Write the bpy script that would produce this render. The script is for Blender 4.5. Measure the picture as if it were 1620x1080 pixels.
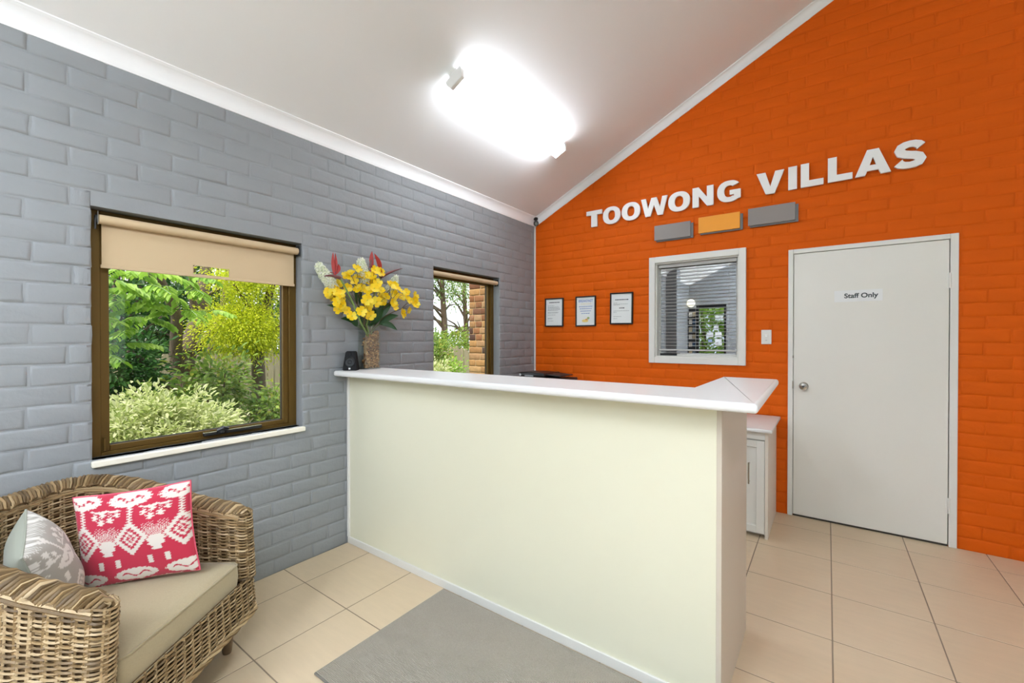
import bpy, bmesh, math, random
import numpy as np
from mathutils import Vector, Matrix, noise as mnoise
random.seed(7); rng = np.random.default_rng(11)
PI = math.pi
for o in list(bpy.data.objects): bpy.data.objects.remove(o, do_unlink=True)
SC = bpy.context.scene; COL = SC.collection

# ------------------------------------------------------------------ camera
FPX = 684.624; YAW = math.radians(36.114); PIT = math.radians(-0.4105)
CAM = np.array([2.6466, -4.0572, 1.3935])
cam = bpy.data.cameras.new('camera'); camo = bpy.data.objects.new('camera', cam); COL.objects.link(camo)
camo.location = CAM; camo.rotation_euler = (PI/2 + PIT, 0, YAW)
cam.sensor_width = 36; cam.lens = FPX/1620*36; cam.clip_start = 0.03
SC.camera = camo
_f = np.array([-math.sin(YAW)*math.cos(PIT), math.cos(YAW)*math.cos(PIT), math.sin(PIT)])
_r = np.array([math.cos(YAW), math.sin(YAW), 0]); _u = np.cross(_r, _f)
def on_plane(px, py, ax, v):
    d = _f + _r*(px-810)/FPX + _u*(540-py)/FPX
    return Vector(CAM + (v-CAM[ax])/d[ax]*d)
def PX(px, py, x): return on_plane(px, py, 0, x)
def PY(px, py, y): return on_plane(px, py, 1, y)
def PZ(px, py, z): return on_plane(px, py, 2, z)
def project(P):
    d = np.array(P)-CAM; z = d@_f
    return 810+FPX*(d@_r)/z, 540-FPX*(d@_u)/z, z

# ------------------------------------------------------------------ world, sun, exposure
w = bpy.data.worlds.new('overcast_sky'); SC.world = w; w.use_nodes = True
nt = w.node_tree; bg = nt.nodes['Background']
tc = nt.nodes.new('ShaderNodeTexCoord'); no = nt.nodes.new('ShaderNodeTexNoise'); rp = nt.nodes.new('ShaderNodeValToRGB')
no.inputs['Scale'].default_value = 2.2; no.inputs['Detail'].default_value = 5
rp.color_ramp.elements[0].position = .38; rp.color_ramp.elements[0].color = (.72, .84, 1, 1)
rp.color_ramp.elements[1].position = .6; rp.color_ramp.elements[1].color = (1, 1, 1, 1)
nt.links.new(tc.outputs['Generated'], no.inputs['Vector']); nt.links.new(no.outputs['Fac'], rp.inputs['Fac'])
nt.links.new(rp.outputs['Color'], bg.inputs['Color']); bg.inputs['Strength'].default_value = .95
sun = bpy.data.lights.new('sun', 'SUN'); sun.energy = 2.5; sun.angle = math.radians(6); sun.color = (1, .96, .88)
suno = bpy.data.objects.new('sun', sun); COL.objects.link(suno); suno.rotation_euler = Vector((-.12, .5, -.86)).to_track_quat('-Z', 'Y').to_euler()
vs = SC.view_settings; vs.view_transform = 'Standard'; vs.look = 'None'; vs.gamma = 1; vs.use_curve_mapping = False
vs.exposure = 1.1
LAMP = 11.0; LAMP_FILL = 57.0          # radiance of the ceiling battens and of the added fill lights

# ------------------------------------------------------------------ materials
MATS = {}
def lin(c):
    if isinstance(c, str): c = tuple(int(c[i:i+2], 16)/255 for i in (0, 2, 4))
    return tuple(((x/12.92) if x <= .04045 else ((x+.055)/1.055)**2.4) for x in c) + (1,)
def mat(name, col, rough=.6, metal=0, spec=.5, var=0, vscale=6, bump=0, bscale=60, island=None, coat=0, sheen=0, stretch=None, bdist=.004, trans=0):
    if name in MATS: return MATS[name]
    m = bpy.data.materials.new(name); m.use_nodes = True; MATS[name] = m
    t = m.node_tree; b = t.nodes['Principled BSDF']; L = t.links.new
    c = lin(col); b.inputs['Base Color'].default_value = c
    b.inputs['Roughness'].default_value = rough; b.inputs['Metallic'].default_value = metal
    b.inputs['Specular IOR Level'].default_value = spec
    if coat: b.inputs['Coat Weight'].default_value = coat; b.inputs['Coat Roughness'].default_value = .12
    if sheen: b.inputs['Sheen Weight'].default_value = sheen
    if trans: b.inputs['Transmission Weight'].default_value = trans
    tc = t.nodes.new('ShaderNodeTexCoord'); vec = tc.outputs['Object']
    if stretch:
        mp = t.nodes.new('ShaderNodeMapping'); mp.inputs['Scale'].default_value = stretch; L(vec, mp.inputs['Vector']); vec = mp.outputs['Vector']
    csock = None
    if island:
        g = t.nodes.new('ShaderNodeNewGeometry'); r = t.nodes.new('ShaderNodeValToRGB'); L(g.outputs['Random Per Island'], r.inputs['Fac'])
        e = r.color_ramp.elements
        while len(e) < len(island): e.new(.5)
        for i, ic in enumerate(island): e[i].position = i/(len(island)-1); e[i].color = lin(ic)
        csock = r.outputs['Color']
    if var:
        n = t.nodes.new('ShaderNodeTexNoise'); n.inputs['Scale'].default_value = vscale; n.inputs['Detail'].default_value = 6; n.inputs['Roughness'].default_value = .6
        L(vec, n.inputs['Vector'])
        mr = t.nodes.new('ShaderNodeMapRange'); mr.inputs['From Min'].default_value = .3; mr.inputs['From Max'].default_value = .7
        mr.inputs['To Min'].default_value = 1-var; mr.inputs['To Max'].default_value = 1+var; L(n.outputs['Fac'], mr.inputs['Value'])
        mx = t.nodes.new('ShaderNodeMix'); mx.data_type = 'RGBA'; mx.blend_type = 'MULTIPLY'; mx.inputs['Factor'].default_value = 1
        if csock: L(csock, mx.inputs['A'])
        else: mx.inputs['A'].default_value = c
        L(mr.outputs['Result'], mx.inputs['B']); csock = mx.outputs['Result']
    if csock: L(csock, b.inputs['Base Color'])
    if bump:
        n2 = t.nodes.new('ShaderNodeTexNoise'); n2.inputs['Scale'].default_value = bscale; n2.inputs['Detail'].default_value = 4
        L(vec, n2.inputs['Vector']); bp = t.nodes.new('ShaderNodeBump'); bp.inputs['Strength'].default_value = bump; bp.inputs['Distance'].default_value = bdist
        L(n2.outputs['Fac'], bp.inputs['Height']); L(bp.outputs['Normal'], b.inputs['Normal'])
    return m
def leaf_mat(name, cols, transl=.45, rough=.45):
    m = mat(name, cols[0], rough, island=cols, spec=.35)
    t = m.node_tree; L = t.links.new; b = t.nodes['Principled BSDF']; out = t.nodes['Material Output']
    src = b.inputs['Base Color'].links[0].from_socket
    tr = t.nodes.new('ShaderNodeBsdfTranslucent'); L(src, tr.inputs['Color'])
    mx = t.nodes.new('ShaderNodeMixShader'); mx.inputs['Fac'].default_value = transl
    L(b.outputs[0], mx.inputs[1]); L(tr.outputs[0], mx.inputs[2]); L(mx.outputs[0], out.inputs['Surface'])
    return m
def emis_mat(name, col, s):
    m = bpy.data.materials.new(name); m.use_nodes = True; t = m.node_tree; b = t.nodes['Principled BSDF']
    b.inputs['Base Color'].default_value = (.9, .9, .9, 1); b.inputs['Emission Color'].default_value = lin(col); b.inputs['Emission Strength'].default_value = s
    return m
def glass_mat(name, refl=None, tint=(1, 1, 1)):
    m = bpy.data.materials.new(name); m.use_nodes = True; t = m.node_tree; t.nodes.clear(); L = t.links.new
    o = t.nodes.new('ShaderNodeOutputMaterial'); mx = t.nodes.new('ShaderNodeMixShader')
    g = t.nodes.new('ShaderNodeBsdfGlossy'); g.inputs['Roughness'].default_value = 0
    tr = t.nodes.new('ShaderNodeBsdfTransparent'); tr.inputs['Color'].default_value = tint + (1,)
    if refl is None:
        fr = t.nodes.new('ShaderNodeFresnel'); fr.inputs['IOR'].default_value = 1.45; ge = t.nodes.new('ShaderNodeNewGeometry')
        mu = t.nodes.new('ShaderNodeMath'); mu.operation = 'MULTIPLY_ADD'; mu.inputs[1].default_value = -1; mu.inputs[2].default_value = 1; L(ge.outputs['Backfacing'], mu.inputs[0])
        m2 = t.nodes.new('ShaderNodeMath'); m2.operation = 'MULTIPLY'; L(mu.outputs[0], m2.inputs[0]); L(fr.outputs[0], m2.inputs[1]); L(m2.outputs[0], mx.inputs['Fac'])
    else: mx.inputs['Fac'].default_value = refl
    L(tr.outputs[0], mx.inputs[1]); L(g.outputs[0], mx.inputs[2]); L(mx.outputs[0], o.inputs['Surface'])
    return m
def attr_mat(name, attr, rough=.8, bump=.15, bscale=500):
    m = mat(name, 'ffffff', rough, bump=bump, bscale=bscale, bdist=.001, sheen=.2, spec=.2)
    t = m.node_tree; a = t.nodes.new('ShaderNodeAttribute'); a.attribute_name = attr
    t.links.new(a.outputs['Color'], t.nodes['Principled BSDF'].inputs['Base Color']); return m

GREY = '8B8F91'; ORANGE = 'DA5E07'
M_grey = mat('grey_wall_paint', GREY, .62, var=.05, vscale=3, bump=.7, bscale=26)
M_orange = mat('orange_wall_paint', ORANGE, .65, spec=.15, var=.07, vscale=3, bump=.7, bscale=26)
M_ceil = mat('white_ceiling_paint', 'F1F3F3', .9)
M_white = mat('white_gloss_paint', 'E4E3DC', .35)
M_door = mat('white_door_paint', 'E5E3DA', .32, var=.01, vscale=2)
M_tile = mat('beige_porcelain', 'D3BF9F', .42, var=.035, vscale=3, stretch=(1.5, 9, 1), bump=.12, bscale=9, island=['D1BC9C', 'D6C2A4'])
M_grout = mat('tile_grout', '8E7F6C', .9)
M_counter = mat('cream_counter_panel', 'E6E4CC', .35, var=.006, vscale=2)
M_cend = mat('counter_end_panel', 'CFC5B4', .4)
M_lam = mat('white_laminate', 'E6E6E4', .34, spec=.4)
M_bronze = mat('bronze_aluminium', '69501F', .42, metal=.5)
M_sill = mat('cream_sill_paint', 'F3EEDD', .5)
M_blind = mat('beige_blind_fabric', 'C6B08D', .85, bump=.2, bscale=900, bdist=.0006)
M_black = mat('black_plastic', '17191A', .35)
M_dark = mat('dark_plastic', '2B2D2E', .5)
M_chrome = mat('brushed_nickel', 'B8B4AC', .25, metal=1)
M_glass = glass_mat('window_glass')
M_mirror = glass_mat('reflective_film_glass', .52, (.75, .77, .78))
M_lampw = mat('lamp_white_plastic', 'F2F2EE', .4)
M_tube = emis_mat('lit_diffuser', 'EEF5FF', LAMP)

# ------------------------------------------------------------------ object helpers
def tag(o, label=None, cat=None, group=None, kind=None):
    if label: o['label'] = label
    if cat: o['category'] = cat
    if group: o['group'] = group
    if kind: o['kind'] = kind
    return o
def thing(name, label, cat, loc=(0, 0, 0), rotz=0, group=None):
    o = bpy.data.objects.new(name, None); COL.objects.link(o); o.empty_display_size = .05
    o.location = loc; o.rotation_euler = (0, 0, rotz)
    return tag(o, label, cat, group)
def link(name, me, m, parent=None, smooth=False):
    if m is not None:
        me.materials.clear(); me.materials.append(m)
    if smooth: me.polygons.foreach_set('use_smooth', [True]*len(me.polygons))
    o = bpy.data.objects.new(name, me); COL.objects.link(o)
    if parent is not None: o.parent = parent
    return o
def smooth_by_angle(me, deg=35):
    bm = bmesh.new(); bm.from_mesh(me); a = math.radians(deg)
    for f in bm.faces: f.smooth = True
    for f in bm.faces:
        if len(f.verts) > 4: f.smooth = False
    for e in bm.edges: e.smooth = not (len(e.link_faces) != 2 or e.calc_face_angle(0) > a or any(len(f.verts) > 4 for f in e.link_faces))
    bm.to_mesh(me); bm.free()
class MB:
    def __init__(s): s.v = []; s.f = []
    def add(s, vs_, fs):
        n = len(s.v); s.v += [tuple(p) for p in vs_]; s.f += [tuple(i+n for i in f) for f in fs]; return s
    def box(s, a, b):
        x0, y0, z0 = a; x1, y1, z1 = b
        return s.add([(x0,y0,z0),(x1,y0,z0),(x1,y1,z0),(x0,y1,z0),(x0,y0,z1),(x1,y0,z1),(x1,y1,z1),(x0,y1,z1)],
                     [(0,3,2,1),(4,5,6,7),(0,1,5,4),(1,2,6,5),(2,3,7,6),(3,0,4,7)])
    def rbox(s, a, b, r=.005, seg=2):
        bm = bmesh.new(); bmesh.ops.create_cube(bm, size=1)
        for v in bm.verts: v.co = Vector([a[i]+(v.co[i]+.5)*(b[i]-a[i]) for i in range(3)])
        bmesh.ops.bevel(bm, geom=list(bm.edges), offset=r, segments=seg, affect='EDGES', profile=.5)
        bm.verts.index_update(); s.add([v.co[:] for v in bm.verts], [[v.index for v in f.verts] for f in bm.faces]); bm.free(); return s
    def prism(s, poly, z0, z1, axis='z', r=0, seg=2):
        bm = bmesh.new()
        def pt(p, h): return {'z': (p[0], p[1], h), 'x': (h, p[0], p[1]), 'y': (p[0], h, p[1])}[axis]
        A = [bm.verts.new(pt(p, z0)) for p in poly]; B = [bm.verts.new(pt(p, z1)) for p in poly]; n = len(poly)
        fa = bm.faces.new(A); fb = bm.faces.new(B[::-1])
        for i in range(n): bm.faces.new((A[i], B[i], B[(i+1) % n], A[(i+1) % n]))
        bmesh.ops.recalc_face_normals(bm, faces=bm.faces[:])
        if r: bmesh.ops.bevel(bm, geom=[e for e in bm.edges if e in fa.edges or e in fb.edges] if fa.is_valid else list(bm.edges), offset=r, segments=seg, affect='EDGES', profile=.5)
        bm.verts.index_update(); s.add([v.co[:] for v in bm.verts], [[v.index for v in f.verts] for f in bm.faces]); bm.free(); return s
    def tube(s, pts, rad, n=6, cap=True, closed=False, flat=1.0):
        pts = [Vector(p) for p in pts]; N = len(pts); rr = rad if hasattr(rad, '__len__') else [rad]*N
        up = Vector((0, 0, 1)); base = len(s.v); prevx = None
        for i, p in enumerate(pts):
            if closed: t = pts[(i+1) % N]-pts[i-1]
            else: t = pts[min(i+1, N-1)]-pts[max(i-1, 0)]
            if t.length < 1e-9: t = Vector((0, 0, 1))
            t.normalize()
            if prevx is None: x = t.cross(up if abs(t.z) < .9 else Vector((1, 0, 0)))
            else: x = prevx - t*prevx.dot(t)
            if x.length < 1e-6: x = t.orthogonal()
            x.normalize(); prevx = x.copy(); y = t.cross(x)
            for k in range(n):
                a = 2*PI*k/n; s.v.append(tuple(p + x*(math.cos(a)*rr[i]) + y*(math.sin(a)*rr[i]*flat)))
        for i in range(N if closed else N-1):
            j = (i+1) % N
            for k in range(n):
                s.f.append((base+i*n+k, base+i*n+(k+1) % n, base+j*n+(k+1) % n, base+j*n+k))
        if cap and not closed:
            s.f.append(tuple(base+k for k in range(n))[::-1]); s.f.append(tuple(base+(N-1)*n+k for k in range(n)))
        return s
    def lathe(s, prof, n=24, c=(0, 0, 0), axis='z'):
        base = len(s.v)
        for r, h in prof:
            for k in range(n):
                a = 2*PI*k/n; q = (r*math.cos(a), r*math.sin(a))
                p = {'z': (q[0], q[1], h), 'x': (h, q[0], q[1]), 'y': (q[1], h, q[0])}[axis]
                s.v.append((p[0]+c[0], p[1]+c[1], p[2]+c[2]))
        for i in range(len(prof)-1):
            for k in range(n): s.f.append((base+i*n+k, base+i*n+(k+1) % n, base+(i+1)*n+(k+1) % n, base+(i+1)*n+k))
        s.f.append(tuple(base+k for k in range(n))[::-1]); s.f.append(tuple(base+(len(prof)-1)*n+k for k in range(n)))
        return s
    def mesh(s, name, smooth=None):
        me = bpy.data.meshes.new(name); me.from_pydata(s.v, [], s.f); me.update()
        if smooth: smooth_by_angle(me, smooth)
        return me
    def build(s, name, m, parent=None, smooth=None): return link(name, s.mesh(name, smooth), m, parent)
def struct(o): o['kind'] = 'structure'; return o
def curve_mesh(name, splines, ext, bevel=0):
    cu = bpy.data.curves.new(name, 'CURVE'); cu.dimensions = '2D'; cu.fill_mode = 'BOTH'; cu.extrude = ext; cu.bevel_depth = bevel; cu.bevel_resolution = 1
    for sp in splines:
        q = cu.splines.new('POLY'); q.points.add(len(sp)-1); q.use_cyclic_u = True
        for p, c in zip(q.points, sp): p.co = (c[0], c[1], 0, 1)
    o = bpy.data.objects.new('tmp', cu); COL.objects.link(o)
    me = bpy.data.meshes.new_from_object(o.evaluated_get(bpy.context.evaluated_depsgraph_get()))
    bpy.data.objects.remove(o); bpy.data.curves.remove(cu); me.name = name; return me
def text_mesh(name, txt, size, ext=.0004, offset=0, align='LEFT', sx=1.0):
    cu = bpy.data.curves.new(name, 'FONT'); cu.body = txt; cu.size = size; cu.extrude = ext; cu.offset = offset; cu.align_x = align
    o = bpy.data.objects.new('tmp', cu); COL.objects.link(o)
    me = bpy.data.meshes.new_from_object(o.evaluated_get(bpy.context.evaluated_depsgraph_get()))
    bpy.data.objects.remove(o); bpy.data.curves.remove(cu); me.name = name
    for v in me.vertices: v.co.x *= sx
    return me
RX90 = Matrix.Rotation(PI/2, 4, 'X')     # flat XY drawing -> standing on the back wall, facing -y

# ------------------------------------------------------------------ the room
H0 = 2.71; SL = .4856; RIDGE = 3.9; XR = 5.4; YF = -6.5; TH = .15
def ceil_z(x): return H0 + SL*min(x, RIDGE) - SL*max(0, x-RIDGE)
CORN = .073
def slab(mb, rects, f):
    for r in rects: f(mb, *r)
def split(a0, a1, b0, b1, holes):
    """rectangles (a0,a1,b0,b1) left over when the holes are cut out"""
    As = sorted({a0, a1, *[h[0] for h in holes], *[h[1] for h in holes]}); Bs = sorted({b0, b1, *[h[2] for h in holes], *[h[3] for h in holes]})
    out = []
    for i in range(len(As)-1):
        for j in range(len(Bs)-1):
            ca, cb = (As[i]+As[i+1])/2, (Bs[j]+Bs[j+1])/2
            if not any(h[0] < ca < h[1] and h[2] < cb < h[3] for h in holes): out.append((As[i], As[i+1], Bs[j], Bs[j+1]))
    return out
WIN1 = (-3.605, -2.645, .845, 1.985); WIN2 = (-1.535, -.635, .845, 1.995)
DOOR = (2.393, 3.344, 0, 2.09); IWIN = (1.345, 2.043, 1.222, 2.092)
RD = (.16, .80, 0, 2.16)    # glass entrance door in the wall behind the camera
MORT = .0025
# left wall
mb = MB()
for a in split(YF, 0, -.6, 2.95, [WIN1, WIN2]): mb.box((-TH, a[0], a[2]), (-MORT, a[1], a[3]))
wall_left = struct(mb.build('wall_left', M_grey))
def gable(y0, y1, holes, name, m):
    mb = MB()
    for a in split(-TH, XR+TH, -.6, 2.7, holes): mb.box((a[0], y0, a[2]), (a[1], y1, a[3]))
    mb.prism([(-TH, 2.7), (XR+TH, 2.7), (XR+TH, 2.95), (XR, ceil_z(XR)+.15), (RIDGE, ceil_z(RIDGE)+.15), (0, H0+.15), (-TH, 2.8)], y0, y1, 'y')
    return struct(mb.build(name, m))
wall_back = gable(MORT, .12, [DOOR, IWIN], 'wall_back', M_orange)
wall_front = gable(YF-.12, YF, [RD], 'wall_front', M_grey)
RW = (-5.6, -2.2, .7, 2.1)  # unseen opening, added to let broad sky light into the room
mb = MB()
for a in split(YF, 0, -.6, 3.1, [RW]): mb.box((XR, a[0], a[2]), (XR+TH, a[1], a[3]))
wall_right = struct(mb.build('wall_right', M_grey))
mb = MB(); T = .12
mb.prism([(-TH-.4, ceil_z(0)-SL*(TH+.4)), (0, H0), (RIDGE, ceil_z(RIDGE)), (XR, ceil_z(XR)), (XR+TH+.4, ceil_z(XR)-SL*(TH+.4)), (XR+TH+.4, ceil_z(XR)-SL*(TH+.4)+T), (RIDGE, ceil_z(RIDGE)+T*1.1), (-TH-.4, ceil_z(0)-SL*(TH+.4)+T)], YF-.3, .2, 'y')
ceiling = struct(mb.build('ceiling', M_ceil))
# pier that steps out of the left wall behind the camera
struct(MB().box((-.01, -5.0, 0), (.2, -4.75, 2.85)).build('wall_pier', M_grey))

# painted bricks, each one of its own
def brick_mesh(i, L=.23, Hh=.0765, proud=.003, m=None):
    """local: x along, y out of the wall, z up; centre at the origin of the face"""
    r = random.Random(i); vs_ = []; fs = []
    ring = [(-1, -1), (-.3, -1), (.4, -1), (1, -1), (1, 0), (1, 1), (.3, 1), (-.4, 1), (-1, 1), (-1, 0)]
    n = len(ring)
    for k, (ins, d) in enumerate(((-.003, -.004), (.0015, proud*.5), (.011, proud))):
        for (a, b) in ring:
            ja, jb = r.uniform(-.0022, .0022), r.uniform(-.0022, .0022)
            vs_.append((a*(L/2-ins)+ja, d+r.uniform(-.0009, .0009)*(k > 0), b*(Hh/2-ins)+jb))
    for k in range(2):
        for j in range(n): fs.append((k*n+j, k*n+(j+1) % n, (k+1)*n+(j+1) % n, (k+1)*n+j))
    vs_.append((r.uniform(-.03, .03), proud+r.uniform(-.0006, .0012), 0)); c = len(vs_)-1
    for j in range(n): fs.append((2*n+j, 2*n+(j+1) % n, c))
    me = bpy.data.meshes.new('brick'); me.from_pydata(vs_, [], fs); me.update()
    me.polygons.foreach_set('use_smooth', [True]*len(me.polygons))
    if m: me.materials.append(m)
    return me
def lay_bricks(wall, m, to_world, a0, a1, b0, b1, holes, top, hidden, seed, nmax=300, cut=.23, bond=.24, course=.0857, out=None):
    """to_world(a, h, b): a along, h out of the wall, b up; the mesh frame is placed by its basis"""
    r = random.Random(seed); variants = [brick_mesh(seed*100+i, m=m) for i in range(14)]
    items = []; row = 0; b = b0
    while b < b1:
        off = (row % 2)*bond/2 + r.uniform(-.012, .012); a = a0-off
        while a < a1:
            segs = [(max(a, a0), min(a+cut, a1))]
            for h in holes:
                if b+.076 > h[2]+.012 and b < h[3]-.012:
                    ns = []
                    for s0, s1 in segs:
                        if h[1] <= s0 or h[0] >= s1: ns.append((s0, s1)); continue
                        if s0 < h[0]: ns.append((s0, h[0]))
                        if s1 > h[1]: ns.append((h[1], s1))
                    segs = ns
            for s0, s1 in segs:
                if s1-s0 < .03 or b > top((s0+s1)/2)+.02: continue
                bb0, bb1 = b, b+.076
                for h in holes:
                    if s0 < h[1]-.001 and s1 > h[0]+.001:
                        if bb0 < h[2] < bb1: bb1 = h[2]
                        if bb0 < h[3] < bb1: bb0 = h[3]
                if bb1-bb0 < .02: continue
                items.append((s0, s1, bb0, bb1))
            a += bond
        b += course; row += 1
    def size(it):
        x, y, z = project(to_world((it[0]+it[1])/2, 0, (it[2]+it[3])/2))
        if z < .3 or not (-20 < x < 1640 and -20 < y < 1100) or hidden(x, y, it): return 0
        return (it[1]-it[0])*(it[3]-it[2])/z**2
    items.sort(key=size, reverse=True)
    o0 = Vector(to_world(0, 0, 0)); bx = Vector(to_world(1, 0, 0))-o0; by = Vector(to_world(0, 1, 0))-o0; bz = Vector(to_world(0, 0, 1))-o0
    rest_v = []; rest_f = []
    for i, it in enumerate(items):
        me = variants[r.randrange(len(variants))]
        c = Vector(to_world((it[0]+it[1])/2, -MORT + r.uniform(-.0014, .0014), (it[2]+it[3])/2))
        flip = r.choice((1, -1)); ang = r.uniform(-.006, .006)
        Mx = Matrix.Identity(4)
        for k in range(3): Mx[k][0] = bx[k]; Mx[k][1] = by[k]; Mx[k][2] = bz[k]; Mx[k][3] = c[k]
        Mx = Mx @ Matrix.Rotation(ang, 4, 'Y') @ Matrix.Rotation(r.uniform(-.02, .02), 4, 'X') @ Matrix.Diagonal(((it[1]-it[0])/.23*flip*r.uniform(.99, 1.035), 1, (it[3]-it[2])/.076*flip*r.uniform(.98, 1.1), 1))
        if i < nmax:
            o = bpy.data.objects.new('brick', me); COL.objects.link(o); o.parent = wall; o.matrix_local = Mx
        else:
            n = len(rest_v); rest_v += [tuple(Mx @ v.co) for v in me.vertices]; rest_f += [tuple(k+n for k in p.vertices) for p in me.polygons]
    if rest_v:
        me = bpy.data.meshes.new('brickwork'); me.from_pydata(rest_v, [], rest_f); me.update()
        o = link('brickwork', me, m, wall, True); o['kind'] = 'stuff'
lay_bricks(wall_left, M_grey, lambda a, h, b: (h, a, b), -4.75, 0, 0, 2.72, [WIN1, WIN2], lambda a: 2.66,
           lambda x, y, it: (it[0] > -2.3 and it[2] < 1.1), 1)
lay_bricks(wall_back, M_orange, lambda a, h, b: (a, -h, b), 0, XR, 0, 4.7, [(DOOR[0]+.01, DOOR[1]-.01, 0, 2.08), (IWIN[0]-.03, IWIN[1]+.03, IWIN[2]-.03, IWIN[3]+.03)], lambda a: ceil_z(a)-.04,
           lambda x, y, it: y > 600 and x < 1180, 2)
lay_bricks(wall_front, M_grey, lambda a, h, b: (a, YF+h, b), 0, 2.2, 0, 3.5, [RD], lambda a: ceil_z(a), lambda x, y, it: True, 3, nmax=0)

# floor: grout bed and tiles
floor = struct(MB().box((-TH, YF-.12, -.6), (XR+TH, .12, -.0012)).build('floor', M_grout))
TW = .405; TL_ = .445; X0 = .645
tm = MB().rbox((.0, 0, -.012), (TW-.005, TL_-.005, 0), .0015, 1).mesh('tile'); tm.materials.append(M_tile)
xs = [X0+TW*k for k in range(-2, 12)]
for x in xs:
    ph = -2.765 if x < 1.0 else -2.025
    k0 = int(math.floor((YF-ph)/TL_))
    for k in range(k0, 12):
        y = ph+k*TL_
        if y > -.005: break
        x0, x1, y0, y1 = max(x, .001), min(x+TW-.005, XR), max(y, YF), min(y+TL_-.005, -.001)
        if x1-x0 < .02 or y1-y0 < .02: continue
        o = bpy.data.objects.new('tile', tm); COL.objects.link(o); o.parent = floor
        o.location = (x0+.0025, y0+.0025, 0); o.scale = ((x1-x0)/(TW-.005), (y1-y0)/(TL_-.005), 1)

# cornices
def cornice(name, pts_fn, m=M_ceil):
    """profile swept between two stations; pts_fn(t) -> list of points"""
    A, B = pts_fn(0), pts_fn(1); n = len(A)
    return struct(MB().add(A+B, [(i, (i+1) % n, n+(i+1) % n, n+i) for i in range(n)] + [tuple(range(n))[::-1], tuple(range(n, 2*n))]).build(name, m, None, 40))
def cove(k=8, s=CORN):
    pr = [(0.0, -s), (.006, -s), (.006, -s+.006)]
    for i in range(k+1):
        a = PI/2*i/k; pr.append((.008+(s-.016)*(1-math.cos(a)), -s+.008+(s-.016)*math.sin(a)))
    pr += [(s-.006, -.006), (s, -.006), (s, .02), (-.02, .02), (-.02, -s)]
    return [(x*.64, z) for x, z in pr]
cornice('trim_1', lambda t: [(x, (YF, 0)[t], H0+SL*max(x, 0)+z) for x, z in cove()])
cornice('trim_2', lambda t: [((0, RIDGE)[t], -x, ceil_z((0, RIDGE)[t])+z*1.11) for x, z in cove()])
cornice('trim_3', lambda t: [((RIDGE, XR)[t], -x, ceil_z((RIDGE, XR)[t])+z*1.11) for x, z in cove()])
cornice('trim_4', lambda t: [((0, RIDGE)[t], YF+x, ceil_z((0, RIDGE)[t])+z*1.11) for x, z in cove()])
struct(MB().rbox((.001, -.016, .0), (.017, -.001, 2.645), .002).build('trim_5', M_white))   # cable duct in the corner
# ------------------------------------------------------------------ ceiling battens
M_fill_tube = emis_mat('fill_light_diffuser', 'EBF3FF', LAMP_FILL)  # brighter diffuser, only for the two added fill lights
def batten(cx, cy, ln, label, mt=None, hang=None):
    t = thing('ceiling_batten_light', label, 'ceiling light', (cx, cy, ceil_z(cx)), 0, 'fluorescent ceiling battens')
    t.rotation_euler = (0, -math.atan(SL), 0)
    h = ln/2; s0 = ceil_z(cx+.01)-ceil_z(cx); t.rotation_euler = (0, -math.atan(s0/.01), 0)
    if hang:
        t.location.z = hang; t.rotation_euler = (0, 0, 0)
        for y in (-h+.15, h-.15): MB().tube([(0, y, -.01), (0, y, ceil_z(cx)-hang)], .002, 6).build('wire', M_chrome, t)
    MB().rbox((-.035, -h+.01, -.03), (.035, h-.01, 0), .003).build('mounting_base', M_lampw, t)
    MB().prism([(-.066, -.028), (.066, -.028), (.066, -.05), (.05, -.092), (-.05, -.092), (-.066, -.05)], -h+.03, h-.03, 'y').build('diffuser', mt or M_tube, t)
    for s in (-1, 1):
        e = [(-.069, -.024), (.069, -.024), (.069, -.052), (.053, -.096), (-.053, -.096), (-.069, -.052)]
        MB().prism(e, s*h-.03*(s > 0), s*h+.03*(s < 0), 'y', .002, 1).build('end_cap', M_lampw, t)
    MB().rbox((-.004, -h+.05, -.036), (.004, -h+.02, -.001), .001).build('cord_grip', M_chrome, t)
batten(.735, -1.42, 1.33, 'lit white fluorescent batten on the sloping ceiling above the counter')
batten(1.0, -5.45, 1.33, 'lit white fluorescent batten on the ceiling near the glass entrance door')
batten(3.3, -4.75, 1.33, 'added unseen fill light shaped as a batten, hung on wires halfway to the ridge', M_fill_tube, 3.15)  # this and the next are unseen fill lights, added to brighten room and ceiling
batten(1.75, -5.6, 1.33, 'added unseen fill light shaped as a batten, hung on wires nearest the entrance door', M_fill_tube, 2.5)

# ------------------------------------------------------------------ left wall windows
def bronze_window(name, W):
    y0, y1, z0, z1 = W; xa, xb = -.145, -.08
    def ring(mb, a0, a1, b0, b1, wd, x0, x1, wb=None):
        wb = wb or wd
        mb.rbox((x0, a0, b0), (x1, a0+wd, b1), .002, 1); mb.rbox((x0, a1-wd, b0), (x1, a1, b1), .002, 1)
        mb.rbox((x0, a0+wd, b0), (x1, a1-wd, b0+wb), .002, 1); mb.rbox((x0, a0+wd, b1-wd), (x1, a1-wd, b1), .002, 1)
    mb = MB(); ring(mb, y0, y1, z0, z1, .045, xa, xb, .018)
    fr = struct(mb.build(name, M_bronze))
    mb = MB(); ring(mb, y0+.045, y1-.045, z0+.018, z1-.045, .032, xa+.01, xb-.012, .026); mb.build('sash', M_bronze, fr)
    mb = MB(); ring(mb, y0+.072, y1-.072, z0+.04, z1-.072, .008, xa+.02, xa+.032); mb.build('glazing_bead', M_dark, fr)
    MB().box((-.12, y0+.07, z0+.038), (-.115, y1-.07, z1-.07)).build('pane', M_glass, fr)
    return fr
w1 = bronze_window('window_1', WIN1); w2 = bronze_window('window_2', WIN2)
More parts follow.
